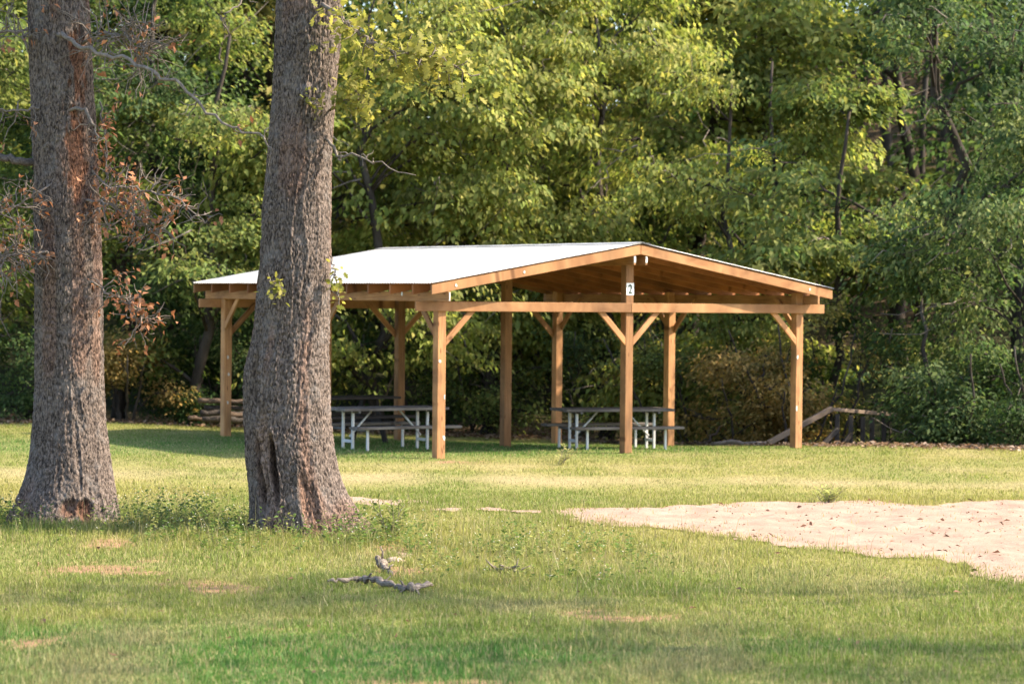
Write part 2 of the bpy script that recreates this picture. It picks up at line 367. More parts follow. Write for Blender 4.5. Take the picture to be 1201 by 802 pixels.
# sand sheet
sx = np.arange(-2.8, 9.4, .055); sy = np.arange(21.5, 32.4, .075)
X, Y = np.meshgrid(sx, sy); S = sandness(X, Y)
foot = fbm(X*4.5, Y*3.2, seed=61, o=4)-.5
Zs = ground(X, Y)+.006+np.clip(S, 0, .3)*.012+.06*foot*np.clip(S*3, 0, 1)
keep = S > -.02
nx, ny = len(sx), len(sy)
ii = (np.arange(ny-1)[:, None]*nx+np.arange(nx-1)[None])
kq = keep[:-1, :-1] & keep[1:, :-1] & keep[:-1, 1:] & keep[1:, 1:]
q = ii[kq]; Q = np.stack([q, q+1, q+nx+1, q+nx], -1)
used = np.unique(Q); remap = np.zeros(nx*ny, np.int64); remap[used] = np.arange(len(used))
Vs = np.stack([X, Y, Zs], -1).reshape(-1, 3)[used]
link('sand_patch', np_mesh('sand_patch', Vs, [remap[Q]]), M_SAND, kind='structure', smooth=True)

# ------------------------------------------------------------------ blades and leaves
def leaves_mesh(name, P, D, N, size, width, col, fold=.18, lobed=False):
    n = len(P); D = unit(D); N = unit(N-(N*D).sum(-1, keepdims=True)*D); B = np.cross(D, N)
    s = np.broadcast_to(np.asarray(size, float), (n,))[:, None]; w = s*width
    if lobed:
        prof = [(0, .0), (.18, .10), (.30, .34), (.42, .14), (.58, .44), (.70, .16), (.84, .26)]
        mid = [P+D*s*t for t in (0, .3, .5, .7, 1.)]
        L = [P+D*s*t+B*s*a*.95+N*s*fold*a for t, a in prof]; R = [P+D*s*t-B*s*a*.95+N*s*fold*a for t, a in prof]
        ring = L+[P+D*s]+R[::-1][:-1]
        k = len(ring); V = np.stack(ring, 1).reshape(-1, 3)
        base = np.arange(n)[:, None]*k
        F = [base+np.arange(k)[None]]
        return np_mesh(name, V, F, np.repeat(col, k, 0))
    up = N*s*fold*.5
    a = P; b = P+D*s*.42+B*w*.5+up; t = P+D*s-N*s*.12; d = P+D*s*.42-B*w*.5+up
    V = np.stack([a, b, t, d], 1).reshape(-1, 3); i = np.arange(n)[:, None]*4
    F = [np.concatenate([i+np.array([[0, 1, 2]]), i+np.array([[0, 2, 3]])])]
    return np_mesh(name, V, F, np.repeat(col, 4, 0))
def blades_mesh(name, P, h, w, lean, az, col, two=False):
    n = len(P); d = np.stack([np.cos(az), np.sin(az), np.zeros(n)], -1)
    ph = RNG.uniform(0, 2*PI, n); s = np.stack([np.cos(ph), np.sin(ph), np.zeros(n)], -1)
    h = h[:, None]; w = w[:, None]; lean = lean[:, None]; up = np.array([0, 0, 1.])
    a = P-s*w*.5; b = P+s*w*.5
    m1 = P+up*h*.55+d*h*lean*.35-s*w*.36; m2 = P+up*h*.55+d*h*lean*.35+s*w*.36
    t = P+up*h*(1-.3*lean)+d*h*lean
    if two:
        V = np.stack([a, b, m2, m1, t], 1).reshape(-1, 3); i = np.arange(n)[:, None]*5
        return np_mesh(name, V, [i+np.array([[0, 1, 2, 3]]), i+np.array([[3, 2, 4]])], np.repeat(col, 5, 0))
    V = np.stack([a, b, t], 1).reshape(-1, 3); i = np.arange(n)[:, None]*3
    return np_mesh(name, V, [i+np.array([[0, 1, 2]])], np.repeat(col, 3, 0))

OAK_R = (-2.10, 26.1); OAK_L = (-4.52, 27.1)
def tall_f(x, y):
    """longer growth around the oak feet and along the rim of the sand"""
    f = np.zeros_like(x)
    for (cx, cy, rx, ry, a) in ((-2.0, 25.5, 1.5, 1.3, 1.0), (-4.5, 26.5, 1.5, 1.2, .9), (-3.2, 26.6, 1.3, 1.0, 1.1), (-5.6, 26.8, 1.0, .8, .9), (-.2, 24.5, 1.6, 1.3, .5), (0.1, 22.5, 1.5, 1.5, .35)):
        f = np.maximum(f, a*np.exp(-((x-cx)/rx)**2-((y-cy)/ry)**2))
    for tx, ty in (OAK_R, OAK_L): f = f*(1-.42*np.exp(-((x-tx-.05)/.62)**4)*(y < ty)*(y > ty-2.2))
    return f
def sow(n, y0, y1, margin):
    y = np.sqrt(RNG.uniform(y0*y0, y1*y1, n)); hw = .1925*y+margin
    return RNG.uniform(-1, 1, n)*hw, y
def grass_zone(n, y0, y1, hmul, w0):
    x, y = sow(n, y0, y1, 1.1)
    s = sandness(x, y); e = y-edge_y(x)
    c, dirt, bald = lawn_cols(x, y)
    pr = np.where(s > 0, np.maximum(.9*np.exp(-s/.22)*np.clip(3.5*fbm(x*1.9, y*1.5, seed=152, o=3)-1.3, 0, 1), .010), 1.0)*(1-.72*dirt)*(1-.55*bald)*np.where(e > -.3, np.clip(.6-e*.5, 0, 1), 1)
    pr *= .55+.9*fbm(x*2.3, y*1.6, seed=71, o=3)
    k = RNG.random(n) < pr
    x, y, c, bald, s = x[k], y[k], c[k], bald[k], s[k]; n = len(x)
    cl = fbm(x*2.6, y*2.2, seed=81, o=3)
    h = hmul*(.6+1.3*np.clip(cl-.25, 0, 1))*RNG.uniform(.55, 1.35, n)*(1-.4*bald)
    h *= 1+3.2*tall_f(x, y)*RNG.uniform(.2, 1.1, n)
    rim = np.exp(-(s/.2)**2)*np.clip(3*fbm(x*1.6, y*1.2, seed=151, o=3)-1.0, 0, 1)
    h *= 1+1.6*rim*RNG.random(n)
    jit = RNG.normal(1, .22, (n, 1))
    straw = (RNG.random(n) < .16)[:, None]
    col = np.clip(np.where(straw, np.array([.40, .34, .17])*RNG.uniform(.6, 1.1, (n, 1)), c*jit), .008, .8)
    return np.stack([x, y, ground(x, y)-.004], -1), h, w0*RNG.uniform(.7, 1.4, n), np.abs(RNG.normal(.35, .3, n)), RNG.uniform(0, 2*PI, n), col
zA = grass_zone(260000, 14.6, 22, .050, .0052); zB = grass_zone(240000, 22, 32, .043, .0062); zC = grass_zone(230000, 32, 52.5, .036, .0085)
zD = grass_zone(5200, 14.8, 30, .15, .0045); zD[5][:] = np.array([.34, .30, .15])*RNG.uniform(.5, 1.2, (len(zD[0]), 1))
P, h, w, le, az, col = [np.concatenate(t) for t in zip(zA, zB, zC, zD)]
link('grass', blades_mesh('grass', P, h, w, le, az, col, True), M_GRASS, kind='stuff')

# leafy weeds round the oak feet
n = 21000
x = RNG.uniform(-6.6, 1.6, n); y = RNG.uniform(21.5, 28.0, n)
k = RNG.random(n) < tall_f(x, y)**2*.8*np.clip(3.2*fbm(x*2.2, y*2.2, seed=91, o=3)-.85, 0, 1)
for (tx, ty, r) in ((*OAK_R, .5), (*OAK_L, .5)): k &= np.hypot(x-tx, y-ty) > r
k &= sandness(x, y) < 0
x, y = x[k], y[k]; n = len(x)
stem_h = RNG.uniform(.08, .42, n)*(.45+.55*tall_f(x, y)); m = 9
t = np.tile(np.linspace(.15, 1, m), n); bx = np.repeat(x, m); by = np.repeat(y, m); hh = np.repeat(stem_h, m)
az = RNG.uniform(0, 2*PI, n*m); la = np.repeat(RNG.uniform(0, 2*PI, n), m); ln = np.repeat(RNG.uniform(0, .5, n), m)
P = np.stack([bx+np.cos(la)*ln*hh*t**2, by+np.sin(la)*ln*hh*t**2, ground(bx, by)+hh*t], -1)
D = np.stack([np.cos(az), np.sin(az), RNG.uniform(-.2, .9, n*m)], -1); N = np.array([0, 0, 1.])+RNG.normal(0, .35, (n*m, 3))
col = np.repeat(np.where((RNG.random(n) < .3)[:, None], [[.22, .23, .085]], [[.11, .165, .045]]), m, 0)*RNG.normal(1, .2, (n*m, 1))
fl = (RNG.random(n*m) < .22) & (t > .85)
col = np.where(fl[:, None], [[.72, .70, .62]], col)
me = leaves_mesh('tall_weeds', P, D, N, np.where(fl, .02, RNG.uniform(.025, .06, n*m)), .5, np.clip(col, .01, .8))
link('tall_weeds', me, M_LEAF, kind='stuff')

# fallen leaves on the woodland floor, and crumbs on the sand
n = 16000
x = RNG.uniform(-12.5, 12.5, n); s = RNG.gamma(2, 1.1, n)-.8; y = edge_y(x)+s
P = np.stack([x, y, ground(x, y)+RNG.uniform(.005, .06, n)], -1); az = RNG.uniform(0, 2*PI, n)
pal = np.array([[.22, .13, .075], [.30, .21, .14], [.13, .08, .05], [.33, .25, .19]])
me = leaves_mesh('leaf_litter', P, np.stack([np.cos(az), np.sin(az), RNG.normal(0, .3, n)], -1), np.array([0, 0, 1.])+RNG.normal(0, .5, (n, 3)), RNG.uniform(.05, .11, n), .6, pal[RNG.integers(0, 4, n)]*RNG.uniform(.6, 1.2, (n, 1)))
link('leaf_litter', me, M_DRY, kind='stuff')
n = 2000
x = RNG.uniform(-1, 9, n); y = RNG.uniform(21.8, 31.6, n); k = (sandness(x, y) > .05) & (RNG.random(n) < .35+.65*fbm(x*1.2, y, seed=14, o=2)); x, y = x[k], y[k]; n = len(x)
n2 = 260; xg = RNG.uniform(-4.6, 4.6, n2); yg = RNG.uniform(16, 27, n2); x = np.concatenate([x, xg]); y = np.concatenate([y, yg]); 
off = np.concatenate([np.full(n, .03), RNG.uniform(.02, .05, n2)]); n = len(x)
az = RNG.uniform(0, 2*PI, n); big = RNG.random(n) < .12
me = leaves_mesh('fallen_crumbs', np.stack([x, y, ground(x, y)+off], -1), np.stack([np.cos(az), np.sin(az), RNG.normal(0, .25, n)], -1), np.array([0, 0, 1.])+RNG.normal(0, .5, (n, 3)),
                 np.where(big, RNG.uniform(.05, .09, n), RNG.uniform(.015, .045, n)), RNG.uniform(.15, .7, (n, 1)), np.array([[.16, .09, .06]])*RNG.uniform(.4, 1.8, (n, 1)))
link('leaf_crumbs', me, M_DRY, kind='stuff')

# ------------------------------------------------------------------ trees of the wood
PAL = dict(
    lime=((.185, .228, .055), (.36, .335, .095), .24), mid=((.125, .172, .047), (.26, .25, .07), .18), dark=((.058, .098, .034), (.135, .165, .048), .12),
    olive=((.20, .20, .065), (.38, .31, .10), .28), autumn=((.22, .175, .06), (.40, .26, .09), .35), blue=((.078, .122, .040), (.27, .285, .10), .22), deep=((.035, .068, .020), (.08, .11, .03), .05))
def tree(name, label, cat, group, px, Y, h, cr, cb, ns, nl, ls, pal, seed, tr=.13, fork=False, spread=.55, lw=.55, flat=.13, droop=.4, low=None, zmax=None, x=None, stems=1):
    rng = np.random.default_rng(seed)
    if x is None: x = (px-600.5)/FOC*Y
    z0 = float(ground(np.array([x]), np.array([Y]))[0])
    root = thing(name, label, cat, (x, Y, z0), 0, group)
    g = Geo(); ends = []
    top = np.array([rng.normal(0, .05*h), rng.normal(0, .05*h), h*.93])
    trunks = []
    for sidx in range(stems):
        off = np.array([rng.normal(0, .12), rng.normal(0, .12), 0])*(stems > 1)
        tp = top*rng.uniform(.8, 1)+off*rng.uniform(3, 7)*(stems > 1)
        tk = curve((off[0], off[1], -.3), tp, 0, 12, rng, .018); trunks.append(tk)
        g.tube(tk, tr*(1-.85*np.linspace(0, 1, 12)**.8)*(1 if stems == 1 else .7)+.01, 8)
    nlimb = max(8, int(h*1.7))
    for i in range(nlimb):
        f = rng.uniform(0, 1); zt = cb+(h*.98-cb)*f
        az = rng.uniform(0, 2*PI)
        R = cr*(math.sin(PI*(.16+.80*f))**.65)*(.70+.6*float(noise(np.array([az*1.1]), np.array([f*3]), seed=seed)[0]))
        e = np.array([math.cos(az)*R, math.sin(az)*R, zt])
        zs = max(.25*cb, zt-R*rng.uniform(.4, .9)); tk = trunks[i % stems]
        s0 = np.array([np.interp(zs, tk[:, 2], tk[:, k]) for k in range(3)])
        lb = curve(s0, e, .10*R, 7, rng, .04)
        g.tube(lb, np.linspace(max(.012, tr*.38*(1-.6*f)), .008, 7), 5)
        for t in (.45, .65, .82, 1.): ends.append(lb[min(6, int(t*6))]+rng.normal(0, .12, 3))
        for _ in range(4):
            b0 = lb[rng.integers(3, 6)]; dd = np.array([math.cos(az+rng.normal(0, .9)), math.sin(az+rng.normal(0, .9)), rng.normal(.05, .35)])
            sb = curve(b0, b0+dd*R*rng.uniform(.3, .55), .03, 5, rng, .05)
            g.tube(sb, np.linspace(.016, .005, 5), 4, False)
            ends.append(sb[-1]); ends.append(sb[2]+rng.normal(0, .1, 3))
    E_ = np.array(ends); nq = sum(len(q) for q in g.Q)
    if cr > 1.3 and Y < 54:                     # bare dead twigs, paler than the living wood
        for _ in range(int(16*cr)):
            q = E_[rng.integers(0, len(E_))]; o_ = unit(np.array([q[0], q[1], 0.])+rng.normal(0, .3, 3)); d_ = unit(o_+rng.normal(0, .5, 3)+np.array([0, 0, rng.uniform(-.5, .4)]))*rng.uniform(.5, 1.5)
            g.tube(curve(q-.3*d_, q+d_, rng.uniform(-.1, .1), 6, rng, .05), np.linspace(rng.uniform(.010, .022), .004, 6), 4, False)
    nq1 = sum(len(q) for q in g.Q)
    me = g.mesh('trunk'); me.materials.append(M_TRUNK); me.materials.append(M_TWIG)
    mi = np.zeros(len(me.polygons), np.int32); mi[nq:nq1] = 1; me.polygons.foreach_set('material_index', mi)
    link('trunk', me, None, root, smooth=True)
    c = E_[rng.integers(0, len(E_), ns)]+rng.normal(0, .16, (ns, 3))*np.array([1, 1, .7])*(cr/1.8)
    c[:, 2] = np.maximum(c[:, 2], low if low is not None else .25*cb)
    o = unit(np.stack([c[:, 0], c[:, 1], np.zeros(ns)], -1)+rng.normal(0, .5, (ns, 3))*np.array([1, 1, 0])); tg = np.stack([-o[:, 1], o[:, 0], np.zeros(ns)], -1)
    rs = spread*rng.uniform(.55, 1.25, ns); tone = np.clip(rng.normal(1, .22, ns), .5, 1.6); ymix = np.clip(rng.normal(.12, .22, ns), 0, 1)
    r_ = lambda q: np.repeat(q, nl, 0)
    a = rng.uniform(-.9, 1, ns*nl); b = rng.normal(0, .42, ns*nl); R = r_(rs)
    P = r_(c)+r_(o)*(a*R)[:, None]+r_(tg)*(b*R*(1-.35*a))[:, None]+np.array([0, 0, 1.])*(rng.normal(0, flat, ns*nl)*R-droop*.5*(np.maximum(a, 0)**2+.6*b*b)*R)[:, None]
    D = r_(o)*rng.uniform(.2, 1, (ns*nl, 1))+r_(tg)*(np.sign(b)*rng.uniform(.1, 1, ns*nl))[:, None]+rng.normal(0, .35, (ns*nl, 3))+np.array([0, 0, -droop*1.2])
    N = np.array([0, 0, 1.])+rng.normal(0, .45, (ns*nl, 3))+r_(o)*.35
    p0, p1, yf = PAL[pal]; p0 = np.array(p0); p1 = np.array(p1)
    mix = np.clip(r_(ymix)+np.where(rng.random(ns*nl) < yf, rng.uniform(.3, 1, ns*nl), 0), 0, 1)[:, None]
    col = (p0+(p1-p0)*mix)*r_(tone)[:, None]*rng.normal(1, .14, (ns*nl, 1))
    k = P[:, 2] > .05
    link('crown', leaves_mesh('crown', P[k], D[k], N[k], (ls*r_(rng.uniform(.75, 1.3, ns))*rng.uniform(.65, 1.25, ns*nl))[k], lw, np.clip(col, .01, .7)[k]), M_LEAF, root)
    return root

G1 = 'leafy trees along the front edge of the wood'; G2 = 'taller trees standing deeper in the wood'; G3 = 'shrubs at the foot of the wood'; G4 = 'trees outside the picture whose shade falls into it'
# front edge: px, distance, height, crown radius, crown base
FRONT = [
 ('tree with dark yellow-tinged leaves at the far left edge of the wood', -60, 50, 11, 2.6, 1.8, 640, 26, .12, 'mid', .16),
 ('dark green tree showing between the two oak trunks, left half of the gap', 135, 51, 10, 2.4, 1.5, 640, 26, .115, 'dark', .14),
 ('mid green tree with pale leaf sprays beside the left end of the metal roof', 225, 49.6, 9.0, 2.2, 1.3, 640, 26, .115, 'mid', .12),
 ('yellow-green tree rising just right of the right oak trunk', 445, 51.2, 10, 2.6, 1.5, 760, 26, .135, 'lime', .14),
 ('lime green heart-leaved tree behind the left half of the roof ridge', 575, 53, 10.5, 2.7, 1.7, 780, 26, .145, 'lime', .15),
 ('bright green tree with hanging yellow leaves above the roof peak', 712, 53.0, 10.5, 2.5, 1.8, 760, 26, .135, 'lime', .15),
 ('yellow-green tree with a forked grey stem above the right roof slope', 855, 51.2, 8.6, 2.5, 1.4, 760, 26, .125, 'lime', .13),
 ('broad-leaved green tree whose low boughs hang beyond the right roof corner', 975, 50.0, 7.5, 2.2, 1.1, 560, 26, .16, 'mid', .11),
 ('dark tree with a crooked bare trunk standing left of the right picture edge', 1100, 49.5, 12, 2.6, 2.4, 560, 26, .12, 'dark', .17),
 ('blue-green tree with drooping feathery sprays filling the right picture edge', 1205, 46.2, 6.6, 1.9, .9, 640, 26, .11, 'blue', .10),
 ('low dark tree overhanging the end of the broken handrail', 1092, 46.0, 4.2, 1.35, .5, 260, 24, .10, 'dark', .08),
]
for i, (lab, px, Y, h, cr, cb, ns, nl, ls, pal, tr) in enumerate(FRONT):
    tree('woodland_tree', lab, 'tree', G1, px, Y, h, cr, cb, ns, nl, ls, pal, 200+i, tr, droop=.75 if pal in ('lime', 'blue') else .45, stems=2 if i == 6 else 1)
BACK = [
 ('tall green tree behind the left oak trunk', 45, 56.5, 13, 3.2, 3.0, 620, 26, .19, 'mid', .2),
 ('tall deep green tree behind the gap between the two oaks', 175, 58, 13.5, 3.2, 2.4, 620, 26, .19, 'deep', .2),
 ('tall yellowish tree hidden mostly by the right oak trunk', 315, 57, 12.5, 3.2, 2.6, 620, 26, .19, 'olive', .19),
 ('tall mid green tree beneath the yellow oak twig', 480, 59, 12.0, 3.1, 2.2, 620, 26, .19, 'mid', .2),
 ('tall olive tree behind the middle of the roof', 650, 60, 13, 3.4, 2.2, 620, 26, .19, 'olive', .2),
 ('tall green tree at the top of the picture right of the roof peak', 800, 59, 13.5, 3.3, 2.2, 620, 26, .19, 'mid', .2),
 ('tall lime tree behind the forked grey stem', 915, 58, 12.5, 3.0, 2.4, 620, 26, .19, 'lime', .19),
 ('tall deep green tree in front of the bare brown hillside', 1050, 60, 15, 2.6, 6.0, 170, 26, .18, 'deep', .2),
 ('tall dark tree in the upper right corner of the picture', 1190, 56, 13.5, 3.2, 2.8, 620, 26, .18, 'dark', .2),
]
for i, (lab, px, Y, h, cr, cb, ns, nl, ls, pal, tr) in enumerate(BACK):
    tree('woodland_tree', lab, 'tree', G2, px, Y, h, cr, cb, ns, nl, ls, pal, 300+i, tr, spread=.8)
SHRUB = [
 ('dark green shrub left of the left oak foot', 8, 49, 1.7, 1.2, 'dark'), ('reddish brown shrub just right of the left oak trunk', 145, 49.4, 1.5, .9, 'autumn'),
 ('dark shrub behind the stacked logs', 235, 50.2, 2.0, 1.2, 'deep'), ('dark green shrub showing under the roof beside the right oak', 420, 52.4, 2.2, 1.3, 'deep'),
 ('green shrub behind the dark picnic table', 520, 53.4, 2.3, 1.3, 'dark'), ('leafy green shrub between the second and third front posts', 565, 52.8, 2.2, 1.2, 'mid'),
 ('dark brownish shrub above the white-legged right table', 690, 52.2, 2.3, 1.3, 'dark'), ('olive shrub right of the numbered post', 770, 51.0, 2.4, 1.2, 'olive'),
 ('green shrub with bright drooping leaves before the last bay', 815, 50.0, 2.7, 1.1, 'mid'), ('rusty yellow shrub left of the last front post', 880, 47.6, 2.1, 1.0, 'autumn'),
 ('yellow-leaved bush behind the top of the handrail', 955, 47.4, 3.2, 1.2, 'olive'), ('brown and yellow bush left of the handrail posts', 925, 46.6, 1.6, .8, 'autumn'),
 ('dark weedy shrub growing right of the handrail', 1115, 44.6, 1.3, .6, 'dark'), ('dark green shrub at the lawn edge below the feathery tree', 1150, 44.2, 1.9, 1.0, 'dark'),
 ('deep green shrub at the right picture edge', 1215, 43.8, 2.0, 1.0, 'deep'), ('dense dark thicket behind the yellow-leaved bush', 1010, 48.6, 3.0, 1.3, 'deep'),
 ('shaded green shrub behind the left corner post', 300, 51.2, 2.4, 1.3, 'dark'), ('pale green shrub low between the right oak and left post', 345, 50.6, 1.5, .9, 'mid'),
]
for i, (lab, px, Y, h, cr, pal) in enumerate(SHRUB):
    tree('shrub', lab, 'shrub', G3, px, Y, h, cr, .3, 170, 26, .085, pal, 400+i, .035, spread=.4, flat=.3, low=.1, stems=4, droop=.35)

# the far wood on the hillside
def far_wood():
    g = Geo(); rng = np.random.default_rng(77)
    for i in range(70):
        x = rng.uniform(-22, 24); y = rng.uniform(62, 92); z = float(ground(np.array([x]), np.array([y]))[0])
        g.tube(curve((x, y, z-.3), (x+rng.normal(0, .8), y, z+rng.uniform(6, 12)), 0, 6, rng, .01), np.linspace(rng.uniform(.1, .22), .04, 6), 6)
    ns, nl = 8200, 22
    x = rng.uniform(-24, 26, ns); y = rng.uniform(61, 95, ns); z = ground(x, y)+np.where(rng.random(ns) < .3, rng.uniform(.2, 3.5, ns), rng.uniform(2, 13.5, ns))
    gap = (np.abs(x/y-(548-600)/FOC) < .008) & (z > 2.3+.095*y)
    bare = np.hypot((x/y-(1030-600)/FOC)/.030, ((z-2.3)/y-(353-105)/FOC)/.026) < 1
    k = ~gap & ~bare; x, y, z = x[k], y[k], z[k]; ns = len(x)
    r_ = lambda q: np.repeat(q, nl, 0); n = ns*nl
    P = np.stack([r_(x), r_(y), r_(z)], -1)+rng.normal(0, 1, (n, 3))*np.array([.7, .7, .22])
    D = rng.normal(0, 1, (n, 3))+np.array([0, 0, -.5]); N = np.array([0, 0, 1.])+rng.normal(0, .5, (n, 3))
    pal = np.array([[.10, .15, .03], [.05, .09, .025], [.17, .18, .04], [.04, .07, .02]])[rng.integers(0, 4, ns)]*rng.normal(1, .15, (ns, 1))
    me = leaves_mesh('far_woodland', P, D, N, rng.uniform(.16, .36, n), .6, np.clip(r_(pal)*rng.normal(1, .15, (n, 1)), .01, .5))
    link('far_woodland', me, M_LEAF, kind='stuff')
    link('far_trunks', g.mesh('far_trunks'), M_TRUNK, kind='stuff', smooth=True)
far_wood()
# brush heap on the bare hillside
g = Geo(); rng = np.random.default_rng(9)
for i in range(120):
    px = rng.normal(1030, 38); yy = rng.uniform(70, 78); x = (px-600)/FOC*yy; z = 2.3+(353-105-rng.normal(0, 22))/FOC*yy
    d = np.array([rng.normal(0, 1), rng.normal(0, .5), rng.normal(-.1, .4)])*rng.uniform(.4, 1.1)
    g.tube([(x, yy, z), np.array([x, yy, z])+d*.5+rng.normal(0, .05, 3), np.array([x, yy, z])+d], [.035, .025, .012], 5)
link('fallen_brush', g.mesh('fallen_brush'), M_LOG, kind='stuff', smooth=True)

# ------------------------------------------------------------------ oaks
def plates(T, Z, seed):
    """long bark plates parted by furrows: distance to the rim of a jittered cell"""
    nc, hz = 86, .075
    x = T/(2*PI)*nc+1.5*(noise(np.cos(T)*4, np.sin(T)*4, Z*3.5, seed)-.5)+.6*(noise(np.cos(T)*11, np.sin(T)*11, Z*9, seed+1)-.5); y = Z/hz+1.2*(noise(np.cos(T)*7, np.sin(T)*7, Z*6, seed+2)-.5)
    ix, iy = np.floor(x), np.floor(y); f1 = np.full(x.shape, 9.0); f2 = f1.copy()
    for a in (-1, 0, 1):
        for b in (-1, 0, 1):
            cx, cy = ix+a, iy+b; w = np.mod(cx, nc)
            d = np.hypot(cx+_hash(w, cy, w*0, seed+3)-x, cy+_hash(w, cy, w*0, seed+4)-y)
            f2 = np.where(d < f1, f1, np.minimum(f2, d)); f1 = np.minimum(f1, d)
    return f2-f1
def oak_trunk(name, parent, cx, cy, prof, seed, flare, marks, hz):
    """prof: (z, left, right) half outline in metres relative to cx"""
    prof = np.array(prof, float); prof = prof[np.argsort(prof[:, 0])]
    na = 300; z = np.concatenate([np.arange(-.25, 5.7, .0115), np.arange(5.7, prof[-1, 0], .1)]); nz = len(z)
    ce = np.interp(z, prof[:, 0], (prof[:, 1]+prof[:, 2])/2); ra = np.interp(z, prof[:, 0], (prof[:, 2]-prof[:, 1])/2)
    ker = np.hanning(15); ker /= ker.sum()
    pad = lambda q: np.convolve(np.pad(q, 7, mode='edge'), ker, 'valid')
    ce, ra = pad(ce), pad(ra)
    th = np.arange(na)*2*PI/na
    T, ZZ = np.meshgrid(th, z); R = np.broadcast_to(ra[:, None], T.shape).copy()
    cxn, cyn = np.cos(T), np.sin(T)
    R *= 1+.05*(noise(cxn*1.6+9, cyn*1.6, ZZ*.8, seed)-.5)*2
    fl = np.exp(-np.maximum(ZZ, 0)/.28); 
    lob = np.zeros_like(T)
    for (az, wd, am) in flare: lob += am*np.exp(-((np.angle(np.exp(1j*(T-az))))/wd)**2)
    R += lob*fl
    per = 2*PI*.34
    wv = .35*(noise(cxn*3, cyn*3, ZZ*2.2, seed+1)-.5)
    k1 = 7.0
    plate = plates(T, ZZ, seed+30)
    rid = 1-np.abs(2*noise(cxn*k1+wv*6, cyn*k1+wv*6, ZZ*1.7, seed+2)-1)
    rid2 = 1-np.abs(2*noise(cxn*19+wv*9, cyn*19, ZZ*11+3, seed+3)-1)
    crk = noise(cxn*9, cyn*9, ZZ*24, seed+4)
    disp = .020*(rid**1.6-.5)+.005*(rid2-.5)+.006*(crk-.5)+.0120*(sstep(.0, .34, plate)-.7)*(.6+.8*noise(cxn*4, cyn*4, ZZ*3, seed+12))
    fade = sstep(-1, 5.7, 9-ZZ)
    R += disp
    tint = np.ones(T.shape+(3,))
    warm = (noise(cxn*2.2, cyn*2.2, ZZ*1.1, seed+8))
    tint *= (1+.25*(fbm(cxn*5, cyn*5, ZZ*3, seed+9, 3)-.5))[..., None]
    redd = sstep(.55, .75, warm)[..., None]; tint = tint*(1-redd)+tint*np.array([1.14, .96, .88])*redd
    for (az, zc, wa, wz, depth, tc) in marks:
        da = np.angle(np.exp(1j*(T-az)))*.34
        q = np.sqrt((da/wa)**2+((ZZ-zc)/wz)**2)+(2.6 if depth < .03 else .4)*(fbm(cxn*8, cyn*8, ZZ*7, seed+40, 4)-.5)
        R -= depth*np.exp(-q**4); lip = np.exp(-((q-1.25)/.28)**2); R += abs(depth)*.28*lip
        if tc is not None:
            wgt = sstep(1.3, .8, q)[..., None] if False else (1-sstep(.8, 1.3, q))[..., None]
            tint = tint*(1-wgt)+np.array(tc)*wgt
    V = np.stack([cx+ce[:, None]+R*cxn, cy+R*cyn, ZZ], -1)
    i = np.arange(nz-1)[:, None]*na; j = np.arange(na)[None]; j2 = (j+1) % na
    Q = np.stack([i+j, i+j2, i+na+j2, i+na+j], -1).reshape(-1, 4)
    V = V.reshape(-1, 3)-np.array([hz[0], hz[1], hz[2]])
    return link('trunk', np_mesh('trunk', V, [Q], np.clip(tint, .05, 1.6).reshape(-1, 3)), M_OAK, parent, smooth=True)
def oak_profile(rows, cx, Y, zb):
    out = []
    for (py, l, r) in rows:
        hor = 350+.0093*((l+r)/2-600)
        out.append((CAM_H-(py-hor)*Y/FOC, (l-600.5)/FOC*Y-cx, (r-600.5)/FOC*Y-cx))
    return out
def crown_leaves(parent, seed, clumps, nl, ls, pal, spread=.9, lobed=False, name='crown', mat=None, flat=.3):
    rng = np.random.default_rng(seed); C = np.asarray(clumps, float); ns = len(C); n = ns*nl
    r_ = lambda q: np.repeat(q, nl, 0)
    P = r_(C)+rng.normal(0, 1, (n, 3))*spread*np.array([.5, .5, flat])
    D = rng.normal(0, 1, (n, 3))+np.array([0, 0, -.35]); N = np.array([0, 0, 1.])+rng.normal(0, .55, (n, 3))
    p0, p1, yf = pal; mix = np.clip(rng.normal(.3, .35, n), 0, 1)[:, None]
    col = np.clip((np.array(p0)*(1-mix)+np.array(p1)*mix)*rng.normal(1, .16, (n, 1)), .01, .7)
    return link(name, leaves_mesh(name, P, D, N, ls*rng.uniform(.6, 1.25, n), .6, col, lobed=lobed), mat or M_LEAF, parent)
def high_crown(parent, base, seed, centres, n_limb, n_cl, nl, ls, pal, lr=.16):
    """limbs from the trunk top and leaf clumps in ellipsoids (cx,cy,cz,rx,ry,rz), local to the thing"""
    rng = np.random.default_rng(seed); g = Geo(); cl = []
    for (cx, cy, cz, rx, ry, rz) in centres:
        for i in range(n_limb):
            e = np.array([cx, cy, cz])+unit(rng.normal(0, 1, 3))*np.array([rx, ry, rz])*.8
            lb = curve(base, e, .5, 8, rng, .03); g.tube(lb, np.linspace(lr, .02, 8), 7)
            for t in (4, 5, 6, 7):
                q = lb[t]+unit(rng.normal(0, 1, 3))*rng.uniform(.3, 1.0); g.tube(curve(lb[t], q, .05, 4, rng), np.linspace(.03, .01, 4), 5, False); cl.append(q)
        m = int(n_cl); d = unit(rng.normal(0, 1, (m, 3)))*(rng.random((m, 1))**.45)
        cl += list(np.array([cx, cy, cz])+d*np.array([rx, ry, rz]))
    link('limbs', g.mesh('limbs'), M_OAKLIMB, parent, smooth=True)
    crown_leaves(parent, seed+1, cl, nl, ls, pal)
M_OAKLIMB = bark_mat('oak_limb_bark', (.06, .048, .042), (.17, .14, .125), 1.0, coord='Generated')
